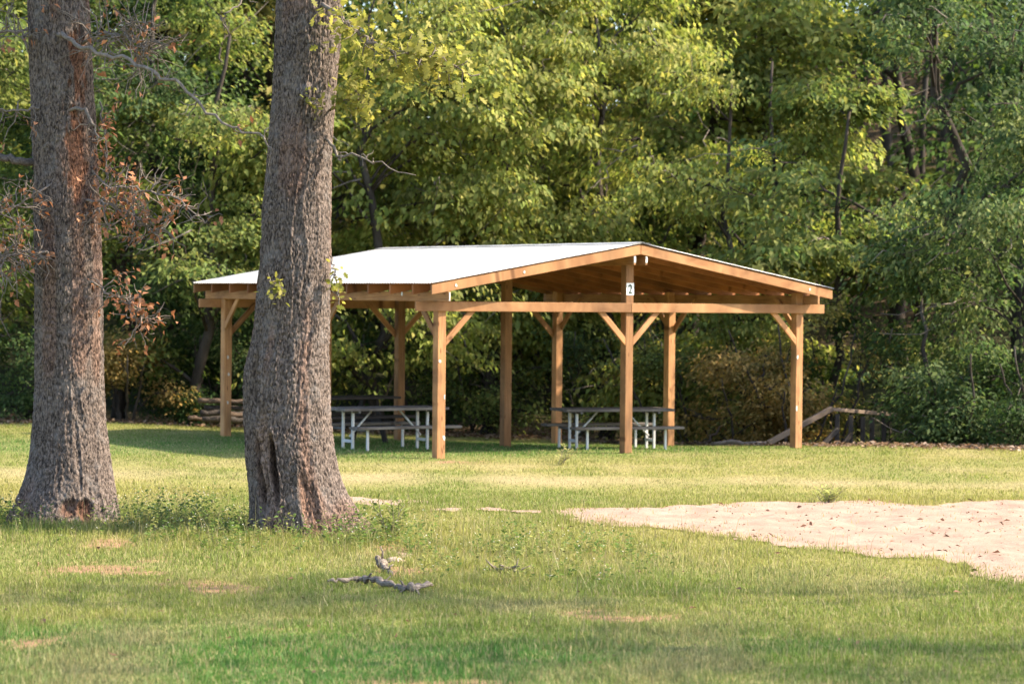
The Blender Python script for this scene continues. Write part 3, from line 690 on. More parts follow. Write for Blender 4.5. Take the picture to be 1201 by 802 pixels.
OAKPAL = ((.09, .14, .03), (.20, .20, .04), .2); GOLD = ((.20, .21, .052), (.35, .31, .085), .4)

RY = 26.1; LY = 27.1
R_ROWS = [(-260, 330, 402), (-60, 323, 398), (0, 322, 397), (50, 321, 395), (100, 319, 391), (150, 315, 388), (200, 311, 386), (250, 307, 386), (300, 305, 386), (350, 301, 385), (400, 297, 385), (432, 289, 385), (460, 288, 385), (500, 290, 387), (540, 292, 391), (570, 296, 396), (600, 299, 405), (625, 300, 412), (660, 299, 418)]
L_ROWS = [(-260, 26, 92), (-60, 31, 99), (0, 32, 101), (50, 34, 104), (100, 35, 107), (150, 36, 110), (200, 38, 113), (250, 40, 115), (300, 41, 118), (350, 42, 119), (400, 42, 120), (450, 42, 121), (500, 40, 124), (530, 38, 128), (560, 34, 132), (590, 28, 136), (612, 23, 139), (640, 19, 141)]
def tpx(px, py, Y):   # photo position at a known distance
    hor = 350+.0093*(px-600); return np.array([(px-600.5)/FOC*Y, Y, CAM_H-(py-hor)*Y/FOC])
rz = float(ground(np.array([OAK_R[0]]), np.array([OAK_R[1]]))[0]); lz = float(ground(np.array([OAK_L[0]]), np.array([OAK_L[1]]))[0])
HR_ = (OAK_R[0], OAK_R[1], rz); HL_ = (OAK_L[0], OAK_L[1], lz)
oakR = thing('oak_tree', 'thick grey oak trunk with a split hollow near its foot, standing before the pavilion', 'tree', HR_)
F_ = -PI/2      # azimuth facing the camera
oak_trunk('trunk', oakR, OAK_R[0], OAK_R[1], oak_profile(R_ROWS, OAK_R[0], RY, rz), 21,
          [(-.25, .34, .36), (-1.25, .3, .05), (-2.2, .35, .06), (PI*.9, .4, .10), (1.0, .5, .15)],
          [(F_-.52, .68, .085, .46, .040, (1.55, 1.38, 1.28)), (F_-.36, .66, .036, .30, .085, (.5, .42, .38)), (F_-.80, .62, .024, .34, .05, (.7, .6, .55)), (F_-.62, .35, .02, .35, .04, None), (F_-.85, 1.45, .05, .30, .06, None), (F_+.35, .25, .06, .35, .035, (1.3, 1.0, .85)), (F_+.1, 4.27, .06, .06, -.05, None), (F_-.75, .35, .03, .3, .06, None)], HR_)
oakL = thing('oak_tree', 'grey oak at the left edge with dead twigs and a red-brown scar at its foot', 'tree', HL_)
oak_trunk('trunk', oakL, OAK_L[0], OAK_L[1], oak_profile(L_ROWS, OAK_L[0], LY, lz), 51,
          [(-.45, .35, .10), (-1.9, .4, .10), (-2.8, .4, .14), (1.3, .5, .15)],
          [(F_+.20, .17, .08, .09, .034, (1.1, .80, .66)), (F_+.50, .15, .05, .11, .045, (.85, .55, .44)), (F_+.36, .20, .03, .10, -.02, None), (F_+.1, 2.3, .10, .12, -.03, None), (F_+.55, 3.7, .10, .5, .02, (1.4, .86, .62)), (F_+.75, 4.6, .1, .35, .02, (1.35, .88, .66))], HL_)
def loc(h, p): return np.asarray(p)-np.asarray(h)
rtop = loc(HR_, tpx(366, -230, RY)); ltop = loc(HL_, tpx(60, -230, LY))
high_crown(oakR, rtop, 61, [(-.8, .5, 9.6, 3.2, 3.0, 1.5), (2.6, 1.55, 8.3, 3.0, .55, 1.5)], 8, 90, 34, .15, OAKPAL)
high_crown(oakL, ltop, 71, [(-1.0, .5, 9.8, 3.0, 3.0, 1.6)], 8, 90, 34, .15, OAKPAL)

def branch(parent, h, name, pts, rads, mat, twigs=0, seed=1, tl=.3):
    """a limb through photo points (px,py,Y) with side twigs; returns twig tips"""
    rng = np.random.default_rng(seed); g = Geo()
    P = np.array([loc(h, tpx(*p)) for p in pts]); t = np.linspace(0, 1, len(P)); tt = np.linspace(0, 1, len(P)*4)
    Pi = np.stack([np.interp(tt, t, P[:, k]) for k in range(3)], -1); Pi[1:-1] += rng.normal(0, .016, (len(Pi)-2, 3))
    g.tube(Pi, np.interp(tt, [0, 1], rads), 7); tips = [Pi[-1]]
    for i in range(twigs):
        q = Pi[rng.integers(len(Pi)//5, len(Pi))]; d = unit(rng.normal(0, 1, 3)+np.array([.2, 0, .1]))*tl*rng.uniform(.4, 1.2)
        c_ = curve(q, q+d, rng.uniform(-.06, .06), 5, rng, .07); g.tube(c_, np.linspace(.008, .003, 5), 4, False); tips += [c_[-1], c_[2]]
        if rng.random() < .7:
            d2 = unit(d+rng.normal(0, .25, 3))*tl*.5; c2 = curve(c_[2], c_[2]+d2, 0, 4, rng, .08); g.tube(c2, np.linspace(.005, .0025, 4), 4, False); tips.append(c2[-1])
    return link(name, g.mesh(name), mat, parent, smooth=True), np.array(tips)
DEAD = ((.30, .13, .065), (.42, .22, .13), .3)
def dead_leaves(par, tips, frac, seed, nl=3, ls=.075):
    rng = np.random.default_rng(seed); k = rng.random(len(tips)) < frac
    if k.any(): crown_leaves(par, seed, tips[k], nl, ls, DEAD, spread=.07, name='dead_leaves', mat=M_DRY, flat=.6)
b, tp = branch(oakL, HL_, 'dead_branch', [(60, 40, 26.85), (70, 43, 26.7), (100, 60, 26.4), (140, 68, 26.2), (180, 85, 26.0), (205, 100, 25.9), (235, 125, 25.8), (270, 152, 25.7), (305, 162, 25.65), (318, 178, 25.6)], (.025, .008), M_TWIG, 12, 81, .24); dead_leaves(b, tp, .12, 82)
b, tp = branch(oakL, HL_, 'dead_branch', [(90, 55, 27.0), (120, 40, 26.8), (150, 45, 26.7), (172, 60, 26.6)], (.02, .006), M_TWIG, 90, 83, .55); dead_leaves(b, tp, .22, 84, 2)
b, tp = branch(oakL, HL_, 'dead_branch', [(100, 195, 27.0), (125, 218, 26.8), (160, 222, 26.6), (205, 232, 26.5), (240, 262, 26.4)], (.016, .005), M_TWIG, 34, 85, .36); dead_leaves(b, tp, .25, 86)
b, tp = branch(oakL, HL_, 'dead_branch', [(95, 235, 26.9), (130, 240, 26.6), (165, 258, 26.5), (180, 275, 26.4)], (.014, .004), M_TWIG, 64, 87, .42); dead_leaves(b, tp, .45, 88)
b, tp = branch(oakL, HL_, 'dead_branch', [(105, 330, 26.9), (128, 345, 26.7), (150, 352, 26.6), (165, 380, 26.55)], (.014, .004), M_TWIG, 36, 89, .30); dead_leaves(b, tp, .5, 90)
b, tp = branch(oakL, HL_, 'dead_branch', [(60, 130, 26.9), (95, 128, 26.75), (106, 145, 26.65), (112, 165, 26.6)], (.022, .010), M_TWIG, 4, 91, .2)
b, tp = branch(oakL, HL_, 'dead_branch', [(62, 128, 26.95), (30, 128, 26.8), (0, 132, 26.7), (-40, 118, 26.6)], (.014, .008), M_TWIG, 14, 92, .34); dead_leaves(b, tp, .15, 93)
b, tp = branch(oakL, HL_, 'dead_branch', [(42, 190, 27.1), (20, 190, 27.0), (0, 184, 27.0), (-40, 176, 26.9)], (.042, .035), M_OAKLIMB, 0, 94, .2)
b, tp = branch(oakL, HL_, 'dead_branch', [(60, 300, 26.8), (30, 296, 26.6), (5, 302, 26.5), (-25, 318, 26.4)], (.016, .006), M_TWIG, 80, 95, .42); dead_leaves(b, tp, .22, 96)
b, tp = branch(oakL, HL_, 'dead_branch', [(60, 215, 26.8), (30, 235, 26.6), (0, 250, 26.5), (-25, 258, 26.4)], (.012, .005), M_TWIG, 44, 97, .38); dead_leaves(b, tp, .25, 98)
b, tp = branch(oakL, HL_, 'dead_branch', [(40, 45, 27.0), (15, 38, 26.9), (-20, 40, 26.8)], (.02, .012), M_TWIG, 34, 99, .38); dead_leaves(b, tp, .12, 100)
b, tp = branch(oakL, HL_, 'dead_branch', [(115, 120, 27.1), (122, 160, 26.95), (124, 210, 26.95), (122, 260, 26.95)], (.01, .006), M_TWIG, 22, 109, .16); dead_leaves(b, tp, .7, 110, 4)
# right oak: leafy gold branch and sprouts
b, tp = branch(oakR, HR_, 'leafy_branch', [(375, 6, 25.8), (400, 26, 25.6), (420, 42, 25.5), (445, 60, 25.4), (480, 68, 25.3), (520, 78, 25.2), (560, 88, 25.1)], (.022, .006), M_TWIG, 40, 101, .34)
crown_leaves(b, 102, tp, 5, .10, GOLD, spread=.17, lobed=True, name='oak_leaves', flat=.6)
b, tp = branch(oakR, HR_, 'leafy_branch', [(385, 130, 25.95), (397, 118, 25.8), (415, 110, 25.7), (422, 128, 25.65)], (.014, .005), M_TWIG, 12, 103, .17)
crown_leaves(b, 104, tp, 5, .09, GOLD, spread=.13, lobed=True, name='oak_leaves', flat=.6)
b, tp = branch(oakR, HR_, 'bare_twig', [(380, 165, 25.9), (395, 182, 25.8), (415, 182, 25.7), (440, 192, 25.6), (486, 206, 25.4)], (.018, .004), M_TWIG, 5, 105, .22)
b, tp = branch(oakR, HR_, 'leafy_branch', [(386, 300, 26.0), (392, 318, 25.85), (394, 335, 25.8), (396, 348, 25.8)], (.008, .003), M_TWIG, 7, 106, .11)
crown_leaves(b, 107, tp, 2, .075, GOLD, spread=.08, lobed=True, name='oak_leaves', flat=.9)
b, tp = branch(oakR, HR_, 'leafy_branch', [(312, 322, 25.75), (318, 330, 25.65), (326, 336, 25.6), (330, 342, 25.6)], (.007, .003), M_TWIG, 6, 111, .08)
crown_leaves(b, 112, tp, 2, .07, GOLD, spread=.06, lobed=True, name='oak_leaves', flat=.9)
b, tp = branch(oakR, HR_, 'leafy_branch', [(355, 122, 25.8), (362, 120, 25.7), (372, 124, 25.65)], (.02, .006), M_TWIG, 9, 113, .08)
crown_leaves(b, 114, tp, 2, .05, GOLD, spread=.05, lobed=True, name='oak_leaves', flat=.7)
b, tp = branch(oakR, HR_, 'leafy_branch', [(300, -20, 25.9), (285, 0, 25.7), (262, 18, 25.6), (258, 26, 25.6)], (.012, .005), M_TWIG, 4, 115, .15)

# neighbours outside the frame on the right: their shade falls into the picture
def shade_oak(label, x, y, centres, seed, tr=.32, n_cl=110):
    z = float(ground(np.array([x]), np.array([y]))[0]); root = thing('oak_tree', label, 'tree', (x, y, z), 0, G4)
    g = Geo(); g.tube(curve((0, 0, -.3), (.2, .1, 6.2), 0, 10, np.random.default_rng(seed), .01), np.linspace(tr*1.25, tr*.75, 10), 14)
    link('trunk', g.mesh('trunk'), M_OAKLIMB, root, smooth=True)
    high_crown(root, (.2, .1, 6.0), seed, centres, 3, n_cl, 32, .15, OAKPAL, .05)
shade_oak('oak outside the frame on the right nearest the camera', 14.5, 17.2, [(-4.5, 0, 8.6, 4.6, 2.6, 1.6), (-2, -.3, 9.4, 3.2, 2.2, 1.4)], 501, n_cl=22)
shade_oak('oak outside the frame right of the sand', 14.5, 21.3, [(-5.8, -.9, 8.7, 2.9, 1.5, 1.3)], 511, n_cl=42)
for i, (lab, x, Y, h, cr, cb, pal) in enumerate([
  ('woodland tree just outside the right picture edge', 12.4, 48.6, 6.5, 2.4, 1.2, 'dark'), ('taller woodland tree outside the frame on the right', 14.2, 53, 8.5, 3.0, 2, 'dark'),
  ('woodland tree outside the frame at the far right corner', 16.5, 57, 9.5, 3.2, 2, 'mid'), ('woodland tree outside the frame on the left', -13.2, 52, 12, 3, 2, 'mid')]):
    tree('woodland_tree', lab, 'tree', G4, 0, Y, h, cr, cb, 260, 24, .16, pal, 600+i, .18, x=x, spread=.8)

# ------------------------------------------------------------------ pavilion
OE, OG, OB = .295, .31, .478
pav = thing('picnic_pavilion', 'open timber picnic shelter with white corrugated metal roof on square posts', 'pavilion', (BX, BY, 0), YAW)
def ptop(i): return 2.985 if i == 1 else 2.44
for i in range(3):
    for j in range(3):
        u, v = i*BW, j*BL
        if i == 1 and j == 0: u += .012
        if i == 1 and j == 2: u += .03
        if i == 1 and j == 1: u += .03
        board('post', (u, u+PS, v, v+PS, -.6, ptop(i)), M_WOOD, pav, (0, 0, 1), .008)
UE0, UE1, UC = -OE, 2*BW+PS+OE+.06, BW+PS/2
V0, V1 = -OG, 2*BL+PS+OB
def zr(u): return HE+(HR-HE)*(1-abs(u-UC)/(UC-UE0))
# gable beams, two boards each, butted over the middle post
for (a, b, vv) in ((-.39, BW+PS*.62, -.0395), (BW+PS*.62+.003, 2*BW+PS+.39, -.0405), ):
    board('gable_beam', (a, b, vv, -.001, HB, HB+.14), M_WOOD, pav, (1, 0, 0))
for (a, b, vv) in ((-.39, BW+PS*.5, 2*BL+PS+.0395), (BW+PS*.5+.003, 2*BW+PS+.39, 2*BL+PS+.04)):
    board('gable_beam', (a, b, 2*BL+PS+.001, vv, HB, HB+.14), M_WOOD, pav, (1, 0, 0))
for (a, b) in ((-.04, -.001), (2*BW+PS+.001, 2*BW+PS+.04)):
    board('side_beam', (a, b, -.345, 2*BL+PS+.50, HB+.142, HB+.282), M_WOOD, pav, (0, 1, 0))
for (a, b) in ((BW-.041, BW-.001), (BW+PS+.032, BW+PS+.072)):
    board('ridge_beam', (a, b, -.262, 2*BL+PS+.40, 2.825, 2.965), M_WOOD, pav, (0, 1, 0))
# rafters
TH = .038
rv = [V0+.055+TH] + list(np.linspace(V0+.60, V1-.65, 11)) + [V1-.06-TH]
for k, v in enumerate(rv):
    for sgn in (0, 1):
        ue = (UE0+.012 if sgn == 0 else UE1-.012) if k in (0, len(rv)-1) else (UE0+.025 if sgn == 0 else UE1-.025); uc = UC-.002 if sgn == 0 else UC+.002
        end = k in (0, len(rv)-1)
        drop = .016
        if sgn == 1: 
            za = HE-(.06)*(HR-HE)/(UC-UE0)-drop
        else: za = HE+.012*.17-drop
        if not end: za += .013*.1725
        zb = HR-drop
        va, vb = (v-TH, v) if not end else ((V0+.02, V0+.02+TH) if k == 0 else (V1-.02-TH, V1-.02))
        prism('rake_board' if end else 'rafter', [(ue, za-.142), (uc, zb-.142), (uc, zb), (ue, za)], 'y', va, vb, M_WOOD if end else M_RAFTER_SHADED, pav, (1, 0, .17 if sgn == 0 else -.17))
# braces
def gbrace(u, v, s, z0=HB):
    f = u+PS if s > 0 else u
    P = [(0, z0-.50), (.584, z0+.084), (.458, z0+.084), (0, z0-.374)]
    prism('brace', [(f+s*p, q) for p, q in P], 'y', v+.003 if v < BL else v+PS-.042, v+.041 if v < BL else v+PS-.003, M_WOOD, pav, (s, 0, 1))
def sbrace(u, v, s, inner):
    z0 = HB+.142; f = v+PS if s > 0 else v
    P = [(0, z0-.50), (.584, z0+.084), (.458, z0+.084), (0, z0-.374)]
    a, b = (u+.003, u+.041) if not inner else (u+PS-.041, u+PS-.003)
    prism('brace', [(f+s*p, q) for p, q in P], 'x', a, b, M_WOOD, pav, (0, s, 1))
R2, L2 = 2*BW, 2*BL
gbrace(0, 0, 1); gbrace(BW+.012, 0, -1); gbrace(BW+.012, 0, 1); gbrace(R2, 0, -1)
gbrace(0, L2, 1); gbrace(BW+.03, L2, -1); gbrace(BW+.03, L2, 1); gbrace(R2, L2, -1)
for (v, ss) in ((0, (1,)), (BL, (-1, 1)), (L2, (-1,))):
    for s in ss: sbrace(0, v, s, False); sbrace(R2, v, s, True)
# corrugated sheets
def sheet(ue, ze, uc, zc, name):
    per, amp = .0762, .0095
    v = np.arange(V0, V1+1e-6, per/8); w = amp*np.sin(2*PI*(v-V0)/per)
    rows = 9; t = np.linspace(0, 1, rows)
    top = np.stack([np.repeat((ue+(uc-ue)*t)[:, None], len(v), 1), np.repeat(v[None], rows, 0), (ze+(zc-ze)*t)[:, None]+w[None]+.010], -1)
    bot = top-np.array([0, 0, .0015]); n = len(v); A = top.reshape(-1, 3); B = bot.reshape(-1, 3); N_ = len(A)
    ii = (np.arange(rows-1)[:, None]*n+np.arange(n-1)[None]).ravel()
    Q = np.stack([ii, ii+1, ii+n+1, ii+n], -1); Qb = Q[:, ::-1]+N_
    rim = []
    for r in (0, rows-1):
        k = r*n+np.arange(n-1); rim.append(np.stack([k, k+1, k+1+N_, k+N_], -1))
    for c_ in (0, n-1):
        k = np.arange(rows-1)*n+c_; rim.append(np.stack([k, k+n, k+n+N_, k+N_], -1))
    me = np_mesh(name, np.concatenate([A, B]), [np.concatenate([Q, Qb]+rim)]); me.materials.append(M_ROOF); me.materials.append(M_UNDERSHADE)
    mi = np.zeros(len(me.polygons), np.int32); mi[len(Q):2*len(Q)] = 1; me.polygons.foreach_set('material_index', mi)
    return link(name, me, None, pav)
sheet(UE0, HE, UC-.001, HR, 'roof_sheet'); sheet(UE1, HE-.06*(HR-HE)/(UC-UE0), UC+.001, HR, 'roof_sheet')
# ridge cap
bm = bmesh.new()
pr = [(UC-.16, HR-.006), (UC, HR+.022), (UC+.16, HR-.006), (UC+.16, HR-.009+.001), (UC, HR+.019), (UC-.16, HR-.009)]
pr = [(a, b+.006) for a, b in pr]
A = [bm.verts.new((a, V0-.004, b)) for a, b in pr]; B = [bm.verts.new((a, V1+.004, b)) for a, b in pr]
bm.faces.new(A); bm.faces.new(B[::-1])
for i in range(6): bm.faces.new([A[i], B[i], B[(i+1) % 6], A[(i+1) % 6]])
bm_obj('ridge_cap', bm, M_ROOF, pav)
# small steel straps and paper scraps that catch the light
def scrap(name, mat, c, su, sv, sz, jag=True):
    bm = bmesh.new(); rng = random.Random(hash((round(c[0], 2), round(c[2], 2))) & 255)
    pts = []
    for k in range(7):
        a = k*2*PI/7; r = rng.uniform(.6, 1.1) if jag else 1
        pts.append((math.cos(a)*r, math.sin(a)*r))
    axis_v = sv < su
    A, B = [], []
    for (p, q) in pts:
        if axis_v: A.append(bm.verts.new((c[0]+p*su, c[1], c[2]+q*sz))); B.append(bm.verts.new((c[0]+p*su, c[1]+sv, c[2]+q*sz)))
        else: A.append(bm.verts.new((c[0], c[1]+p*sv, c[2]+q*sz))); B.append(bm.verts.new((c[0]+su, c[1]+p*sv, c[2]+q*sz)))
    bm.faces.new(A); bm.faces.new(B[::-1])
    for i in range(7): bm.faces.new([A[i], B[i], B[(i+1) % 7], A[(i+1) % 7]])
    return bm_obj(name, bm, mat, pav)
scrap('paper_scrap', M_PAPER, (.035, -.005, 1.40), .026, .003, .022); scrap('paper_scrap', M_PAPER, (.115, -.005, .30), .022, .003, .055)
scrap('paper_scrap', M_PAPER, (.12, -.005, .88), .012, .003, .05); scrap('paper_scrap', M_PAPER, (R2+.03, -.005, 1.43), .02, .003, .04)
scrap('paper_scrap', M_PAPER, (R2+.02, -.005, .62), .02, .003, .06)
for z, v in ((1.30, .05), (1.02, .10), (.55, .06)): scrap('paper_scrap', M_PAPER, (.05+v*.3, L2-.005, z), .018, .003, .035)
for u, k in ((.12, 0), (1.28, 0), (R2+.02, 1)):
    scrap('metal_strap', M_STEEL, (u, V0+.0135, zr(u)-.09), .017, .005, .028)
for (a, b) in ((BW-.041, BW-.001), (BW+PS+.032, BW+PS+.072)):
    board('beam_end_strap', (a+.004, b-.004, -.268, -.263, 2.86, 2.955), M_STEEL, pav, (0, 0, 1), 0)
for j in range(3):
    board('metal_strap', (-.045, -.0405, rv[2+3*j]+.002, rv[2+3*j]+.035, HB+.22, HB+.30), M_STEEL, pav, (0, 0, 1), 0)
board('metal_strap', (-.03, -.012, -.352, -.346, HB+.15, HB+.27), M_STEEL, pav, (0, 0, 1), 0)

# number sign
sg = thing('number_sign', 'small white sign with a dark number 2 nailed to the middle front post', 'sign', (BX+CU[0]*(BW+.082), BY+CU[1]*(BW+.082), 2.466), YAW)
bm = bmesh.new(); add_box(bm, -.068, .068, -.007, -.0015, -.09, .09); bm_obj('plate', bm, M_SIGN, sg, bevel=.001)
cu = bpy.data.curves.new('digit', 'FONT'); cu.body = '2'; cu.size = .19; cu.align_x = 'CENTER'; cu.align_y = 'CENTER'; cu.extrude = .0008; cu.offset = .005
tmp = bpy.data.objects.new('digit', cu); COL.objects.link(tmp)
bpy.context.view_layer.update()
dme = bpy.data.meshes.new_from_object(tmp.evaluated_get(bpy.context.evaluated_depsgraph_get()))
bpy.data.objects.remove(tmp); bpy.data.curves.remove(cu)
co = np.empty(len(dme.vertices)*3); dme.vertices.foreach_get('co', co); co = co.reshape(-1, 3)
c0 = (co.min(0)+co.max(0))/2; co -= c0
co = np.stack([co[:, 0]*.80, -co[:, 2]-.012, co[:, 1]], -1); dme.vertices.foreach_set('co', co.ravel()); dme.materials.clear(); dme.name = 'digit'
link('digit', dme, M_DIGIT, sg)

# ------------------------------------------------------------------ picnic tables
def at_uv(u, v): 
    p = np.array([BX, BY])+CU*u+CV*v; return (float(p[0]), float(p[1]), float(ground(np.array([p[0]]), np.array([p[1]]))[0]))
def steel_table(label, u, v, rz, group):
    t = thing('picnic_table', label, 'picnic table', at_uv(u, v), rz, group)
    TZ, BZ, LN = .64, .375, .92
    bm = bmesh.new()
    for k in range(4): add_box(bm, -LN, LN, -.37+k*.188, -.37+k*.188+.178, TZ-.042, TZ)
    o = bm_obj('tabletop', bm, M_GREY, t, bevel=.004); grain(o.data, (1, 0, 0))
    for s in (-1, 1):
        bm = bmesh.new()
        for k in range(2): add_box(bm, -LN, LN, s*.62+(k-1)*.13, s*.62+(k-1)*.13+.122, BZ-.04, BZ)
        o = bm_obj('bench', bm, M_GREY, t, bevel=.004); grain(o.data, (1, 0, 0))
    for e in (-.66, .66):
        for s in (-1, 1):
            bm = bmesh.new(); add_box(bm, e-.019, e+.019, s*.15-.019, s*.15+.019, -.08, TZ-.042); bm_obj('leg', bm, M_WHITE, t, bevel=.004)
            bm = bmesh.new(); add_box(bm, e-.018, e+.018, s*.60-.018, s*.60+.018, -.08, BZ-.041); bm_obj('bench_leg', bm, M_WHITE, t, bevel=.004)
        bm = bmesh.new(); add_box(bm, e-.02, e+.02, -.124, .124, .11, .155); bm_obj('crossbar', bm, M_WHITE, t, bevel=.003)
        for a_, b_ in ((-.576, -.176), (.176, .576)):
            bm = bmesh.new(); add_box(bm, e-.018, e+.018, a_, b_, BZ-.075, BZ-.041); bm_obj('bench_arm', bm, M_FRAME, t, bevel=.003)
        g = Geo(); s = 1 if e < 0 else -1
        g.tube([(e+s*.03, 0.0, .20), (e+s*.42, 0, TZ-.045)], .016, 6); bm_ = g.mesh('diagonal_brace'); link('diagonal_brace', bm_, M_WHITE, t)
        bm = bmesh.new(); add_box(bm, e-.018, e+.018, -.36, .36, TZ-.075, TZ-.044); bm_obj('top_bearer', bm, M_FRAME, t, bevel=.003)
    return t
def dup(root, loc_, rz, label):
    r = root.copy(); COL.objects.link(r); r.location = loc_; r.rotation_euler = (0, 0, rz); r['label'] = label
    for ch in list(root.children):
        c_ = ch.copy(); COL.objects.link(c_); c_.parent = r
        for gch in ch.children:
            d = gch.copy(); COL.objects.link(d); d.parent = c_
    return r
GT = 'picnic tables under the shelter'
tA = steel_table('dark-topped picnic table with white steel legs behind the left front post', 0.73, 2.72, YAW, GT)
dup(tA, at_uv(4.40, 1.90), YAW-.22, 'grey-topped picnic table with white steel legs behind the numbered post')
# dark timber table further in
tB = thing('picnic_table', 'dark wooden picnic table standing behind the white-legged left table', 'picnic table', at_uv(1.15, 5.0), YAW+.06, GT)
bm = bmesh.new()
for k in range(5): add_box(bm, -1.0, 1.0, -.37+k*.148, -.37+k*.148+.14, .70, .74)
o = bm_obj('tabletop', bm, M_DARKWOOD, tB, bevel=.004); grain(o.data, (1, 0, 0))
for s in (-1, 1):
    bm = bmesh.new()
    for k in range(2): add_box(bm, -1.0, 1.0, s*.64+(k-1)*.145, s*.64+(k-1)*.145+.138, .41, .45)
    o = bm_obj('bench', bm, M_DARKWOOD, tB, bevel=.004); grain(o.data, (1, 0, 0))
for e in (-.62, .62):
    for s in (-1, 1):
        prism('leg', [(s*.66, -.1), (s*.54, -.1), (s*.17, .70), (s*.29, .70)], 'x', e-.02+s*.041, e+.02+s*.041, M_DARKWOOD, tB, (0, -s*.5, 1))
    board('bearer', (e-.019, e+.019, -.75, .75, .27, .41), M_DARKWOOD, tB, (0, 1, 0))
board('centre_brace', (-.60, .60, -.07, .07, .30, .34), M_DARKWOOD, tB, (1, 0, 0))

# ------------------------------------------------------------------ handrail, logs, debris
hr = thing('wooden_handrail', 'old wooden stair handrail with sloping pale rail at the lawn edge right of the shelter', 'handrail', (4.37, 45.0, 0))
def rl(px, py, Y): return tpx(px, py, Y)-np.array([4.37, 45.0, 0])
def beam_between(name, p, q, w, h_, mat, parent):
    p, q = np.array(p), np.array(q); d = unit(q-p); s = unit(np.cross(d, [0, 0, 1.])); n = np.cross(s, d)
    bm = bmesh.new(); V = []
    for c_ in (p, q):
        for a, b in ((-1, -1), (1, -1), (1, 1), (-1, 1)): V.append(bm.verts.new(tuple(c_+s*a*w/2+n*b*h_/2)))
    for f in ((3, 2, 1, 0), (4, 5, 6, 7), (0, 1, 5, 4), (1, 2, 6, 5), (2, 3, 7, 6), (3, 0, 4, 7)): bm.faces.new([V[i] for i in f])
    o = bm_obj(name, bm, mat, parent, bevel=.006); grain(o.data, d); return o
beam_between('rail', rl(902, 520, 44.7), rl(977, 479, 45.0), .10, .085, M_RAIL, hr)
beam_between('rail', rl(976, 480, 45.04), rl(1052, 486.5, 46.0), .10, .06, M_RAIL, hr)
for px, Y in ((983, 45.08), (999, 45.3), (1013, 45.5), (1024, 45.65), (1038, 45.85)):
    c_ = rl(px, 483+.085*(px-976), Y); board('rail_post', (c_[0]-.037, c_[0]+.037, c_[1]-.037, c_[1]+.037, -.9, c_[2]-.035), M_RAILPOST, hr, (0, 0, 1))
beam_between('strut', rl(966, 522, 44.9), rl(984, 503, 45.0), .05, .08, M_RAILPOST, hr)
beam_between('strut', rl(990, 522, 45.2), rl(1000, 508, 45.25), .05, .08, M_RAILPOST, hr)

def log(name, label, cat, p, q, r0, r1, mat, group=None, wob=.03, k=9, seed=0, n=9):
    rng = np.random.default_rng(seed); p, q = np.array(p, float), np.array(q, float); base = np.array([p[0], p[1], min(p[2], q[2])])
    g = Geo(); c_ = curve(p-base, q-base, 0, n, rng, wob); g.tube(c_, np.linspace(r0, r1, n)*rng.normal(1, .08, n), k)
    o = link(name, g.mesh(name), mat, smooth=True); o.location = base; return tag(o, label, cat, group)
def gz(x, y, dz=0): return (x, y, float(ground(np.array([x]), np.array([y]))[0])+dz)
GL = 'logs in the rough stack at the wood edge'
LG = [('long pale log lying on top of the stack behind the left corner post', 233, 291, 469.5, 48.1, .052, M_LOG), ('grey log just under the pale top log of the stack', 240, 292, 478, 48.2, .05, M_TRUNK),
      ('mottled log in the middle of the stack, reaching left of the post', 236, 286, 484, 48.0, .055, M_TRUNK), ('reddish log low in the stack beside the right oak', 262, 300, 486, 47.8, .05, M_LOG),
      ('lowest log of the stack, half hidden in the grass', 238, 296, 491.5, 47.7, .06, M_TRUNK), ('short brown log poking from the left end of the stack', 222, 250, 490, 47.9, .045, M_LOG)]
for i, (lab, a, b, py, Y, r, m) in enumerate(LG):
    p, q = tpx(a, py, Y), tpx(b, py+1.5, Y+.25); log('log', lab, 'log', p, q, r, r*.8, m, GL, .012, seed=20+i)
log('fallen_branch', 'pale forked branch lying on the lawn edge left of the last front post', 'branch', gz(*tpx(836, 0, 45.6)[:2], .05), gz(*tpx(903, 0, 45.0)[:2], .06), .035, .05, M_DRIFT, None, .03, seed=31)
log('fallen_branch', 'thin red-brown branch rising out of the brush between the last two posts', 'branch', gz(*tpx(826, 0, 47.2)[:2], .05), tuple(tpx(852, 496, 47.4)), .03, .012, M_LOG, None, .05, seed=32)
log('fallen_branch', 'thin pale branch leaning in the dark brush behind the dark picnic table', 'branch', gz(*tpx(440, 0, 50.5)[:2], .3), tuple(tpx(466, 428, 50.6)), .02, .012, M_LOG, None, .04, seed=33)
def drift(label, pts, r, seed, rough=.2):
    rng = np.random.default_rng(seed); P = np.array([gz(a, b, c_) for a, b, c_ in pts]); base = P[0].copy(); t = np.linspace(0, 1, len(P)); tt = np.linspace(0, 1, 40)
    Pi = np.stack([np.interp(tt, t, P[:, k]-base[k]) for k in range(3)], -1); Pi += rng.normal(0, .009, Pi.shape); g = Geo()
    g.tube(Pi, np.interp(tt, np.linspace(0, 1, len(r)), r)*np.clip(rng.normal(1, rough, 40), .5, 1.7), 9)
    for i in range(7):
        q = Pi[rng.integers(8, 38)]; d = unit(rng.normal(0, 1, 3)+np.array([0, -.3, .5]))*rng.uniform(.05, .16); g.tube([q, q+d*.6+rng.normal(0, .01, 3), q+d], [.012, .008, .004], 5)
    o = link('driftwood', g.mesh('driftwood'), M_DRIFT, smooth=True); o.location = base; return tag(o, label, 'driftwood', 'broken wood lying in the front grass')
def gp(px, py):
    hor = 350+.0093*(px-600); Yy = CAM_H*FOC/(py-hor); return ((px-600.5)/FOC*Yy, Yy)
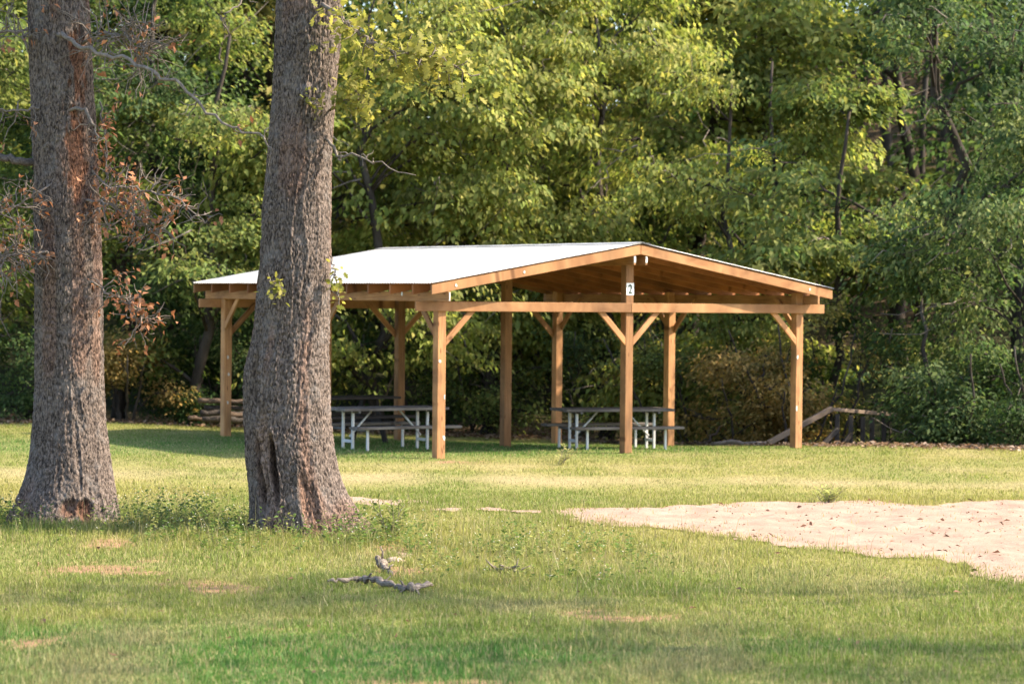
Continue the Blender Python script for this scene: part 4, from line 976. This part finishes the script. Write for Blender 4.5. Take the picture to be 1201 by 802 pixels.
drift('long bleached branch with a broken dark end lying in the front grass', [(*gp(388, 687), .03), (*gp(420, 686), .05), (*gp(445, 688), .06), (*gp(468, 694), .03), (*gp(488, 697), .05), (*gp(508, 694), .06)], (.012, .022, .028, .02, .032, .014), 41, .28)
drift('short knobbly stump of wood just above the long bleached branch', [(*gp(445, 668), .10), (*gp(450, 671), .06), (*gp(462, 678), .03)], (.018, .026, .016), 42, .28)
drift('flat weathered root piece alone in the grass right of the long branch', [(*gp(577, 671), .02), (*gp(590, 672), .035), (*gp(606, 673), .03), (*gp(612, 674), .02)], (.008, .02, .02, .01), 43, .28)
def stone(label, px, py, r, seed):
    x, y = gp(px, py); bm = bmesh.new(); bmesh.ops.create_icosphere(bm, subdivisions=3, radius=r)
    for v in bm.verts:
        n_ = float(noise(np.array([v.co.x*9/r*.12+seed]), np.array([v.co.y*9/r*.12]), np.array([v.co.z*9/r*.12]), seed)[0]); v.co *= .75+.5*n_; v.co.z *= .55; v.co.x *= 1.35
    o = bm_obj('stone', bm, M_STONE, None, smooth=True); o.location = gz(x, y, r*.2); return tag(o, label, 'stone')
stone('small pinkish stone in the grass near the right oak root', 466, 659, .06, 3)
# tall weed beside the right oak
def weed(label, px, py, h, n, seed, base=(.12, .17, .04), wd=.28):
    rng = np.random.default_rng(seed); x, y = gp(px, py); root = thing('weed_plant', label, 'weed', gz(x, y), 0)
    g = Geo(); P, D = [], []
    for i in range(n):
        az = rng.uniform(0, 2*PI); e = np.array([math.cos(az)*rng.uniform(.02, .22), math.sin(az)*rng.uniform(.02, .22), h*rng.uniform(.6, 1.05)])
        c_ = curve((rng.normal(0, .03), rng.normal(0, .03), -.02), e, 0, 7, rng, .02); g.tube(c_, np.linspace(.005, .002, 7), 4, False)
        for t in np.linspace(.15, 1, 14):
            q = np.array([np.interp(t, np.linspace(0, 1, 7), c_[:, k]) for k in range(3)]); a = rng.uniform(0, 2*PI); P.append(q); D.append((math.cos(a), math.sin(a), rng.uniform(.3, 1.1)))
    link('stem', g.mesh('stem'), M_TWIG, root)
    m = len(P); col = np.array([base])*rng.normal(1, .2, (m, 1))
    link('leaves', leaves_mesh('leaves', np.array(P), np.array(D), np.array([0, 0, 1.])+rng.normal(0, .4, (m, 3)), rng.uniform(.05, .11, m), wd, np.clip(col, .01, .6)), M_LEAF, root)
weed('bushy tall green weed standing right of the right oak foot', 460, 632, .42, 11, 1, (.22, .26, .08))
weed('thin dry weed standing in front of the right picnic table', 660, 545, .26, 5, 2, (.36, .35, .16), .15)
weed('tuft of coarse weed on the near rim of the sand', 973, 590, .20, 12, 3, (.36, .38, .15), .14)

# ------------------------------------------------------------------ light, sky, camera
w = bpy.data.worlds.new('World'); scene.world = w; w.use_nodes = True
nt = w.node_tree; bg = nt.nodes['Background']; sky = nt.nodes.new('ShaderNodeTexSky'); sky.sky_type = 'NISHITA'; sky.sun_disc = False
sky.sun_elevation = SUN_EL; sky.sun_rotation = SUN_AZ; sky.air_density = 1.0; sky.dust_density = 1.6; sky.ozone_density = 1.0
nt.links.new(sky.outputs[0], bg.inputs[0]); bg.inputs[1].default_value = .15
sl = bpy.data.lights.new('sun', 'SUN'); sl.energy = 4.3; sl.angle = math.radians(.55); sl.color = (1.0, .86, .66)
so = bpy.data.objects.new('sun', sl); COL.objects.link(so)
sd = Vector((math.sin(SUN_AZ)*math.cos(SUN_EL), math.cos(SUN_AZ)*math.cos(SUN_EL), math.sin(SUN_EL)))
so.rotation_euler = sd.to_track_quat('Z', 'Y').to_euler(); so.location = (20, 10, 30)

cam = bpy.data.cameras.new('camera'); co_ = bpy.data.objects.new('camera', cam); COL.objects.link(co_); scene.camera = co_
cam.sensor_width = 36; cam.sensor_fit = 'HORIZONTAL'; cam.lens = 36*FOC/1201; cam.clip_start = .1; cam.clip_end = 3000
f = Vector((0, math.cos(PITCH), math.sin(PITCH))); r0 = Vector((1, 0, 0)); u0 = Vector((0, -math.sin(PITCH), math.cos(PITCH)))
c_, s_ = math.cos(ROLL), math.sin(ROLL); r_ = r0*c_+u0*s_; u_ = u0*c_-r0*s_
co_.matrix_world = Matrix(((r_.x, u_.x, -f.x, 0), (r_.y, u_.y, -f.y, 0), (r_.z, u_.z, -f.z, CAM_H), (0, 0, 0, 1)))
cam.dof.use_dof = True; cam.dof.focus_distance = 26.5; cam.dof.aperture_fstop = 2.9

vs = scene.view_settings; vs.view_transform = 'Standard'; vs.look = 'None'; vs.gamma = 1; vs.use_curve_mapping = False; vs.exposure = 1.70
scene.render.engine = 'CYCLES'; cy = scene.cycles
cy.max_bounces = 8; cy.diffuse_bounces = 4; cy.transmission_bounces = 6; cy.transparent_max_bounces = 4; cy.use_denoising = True
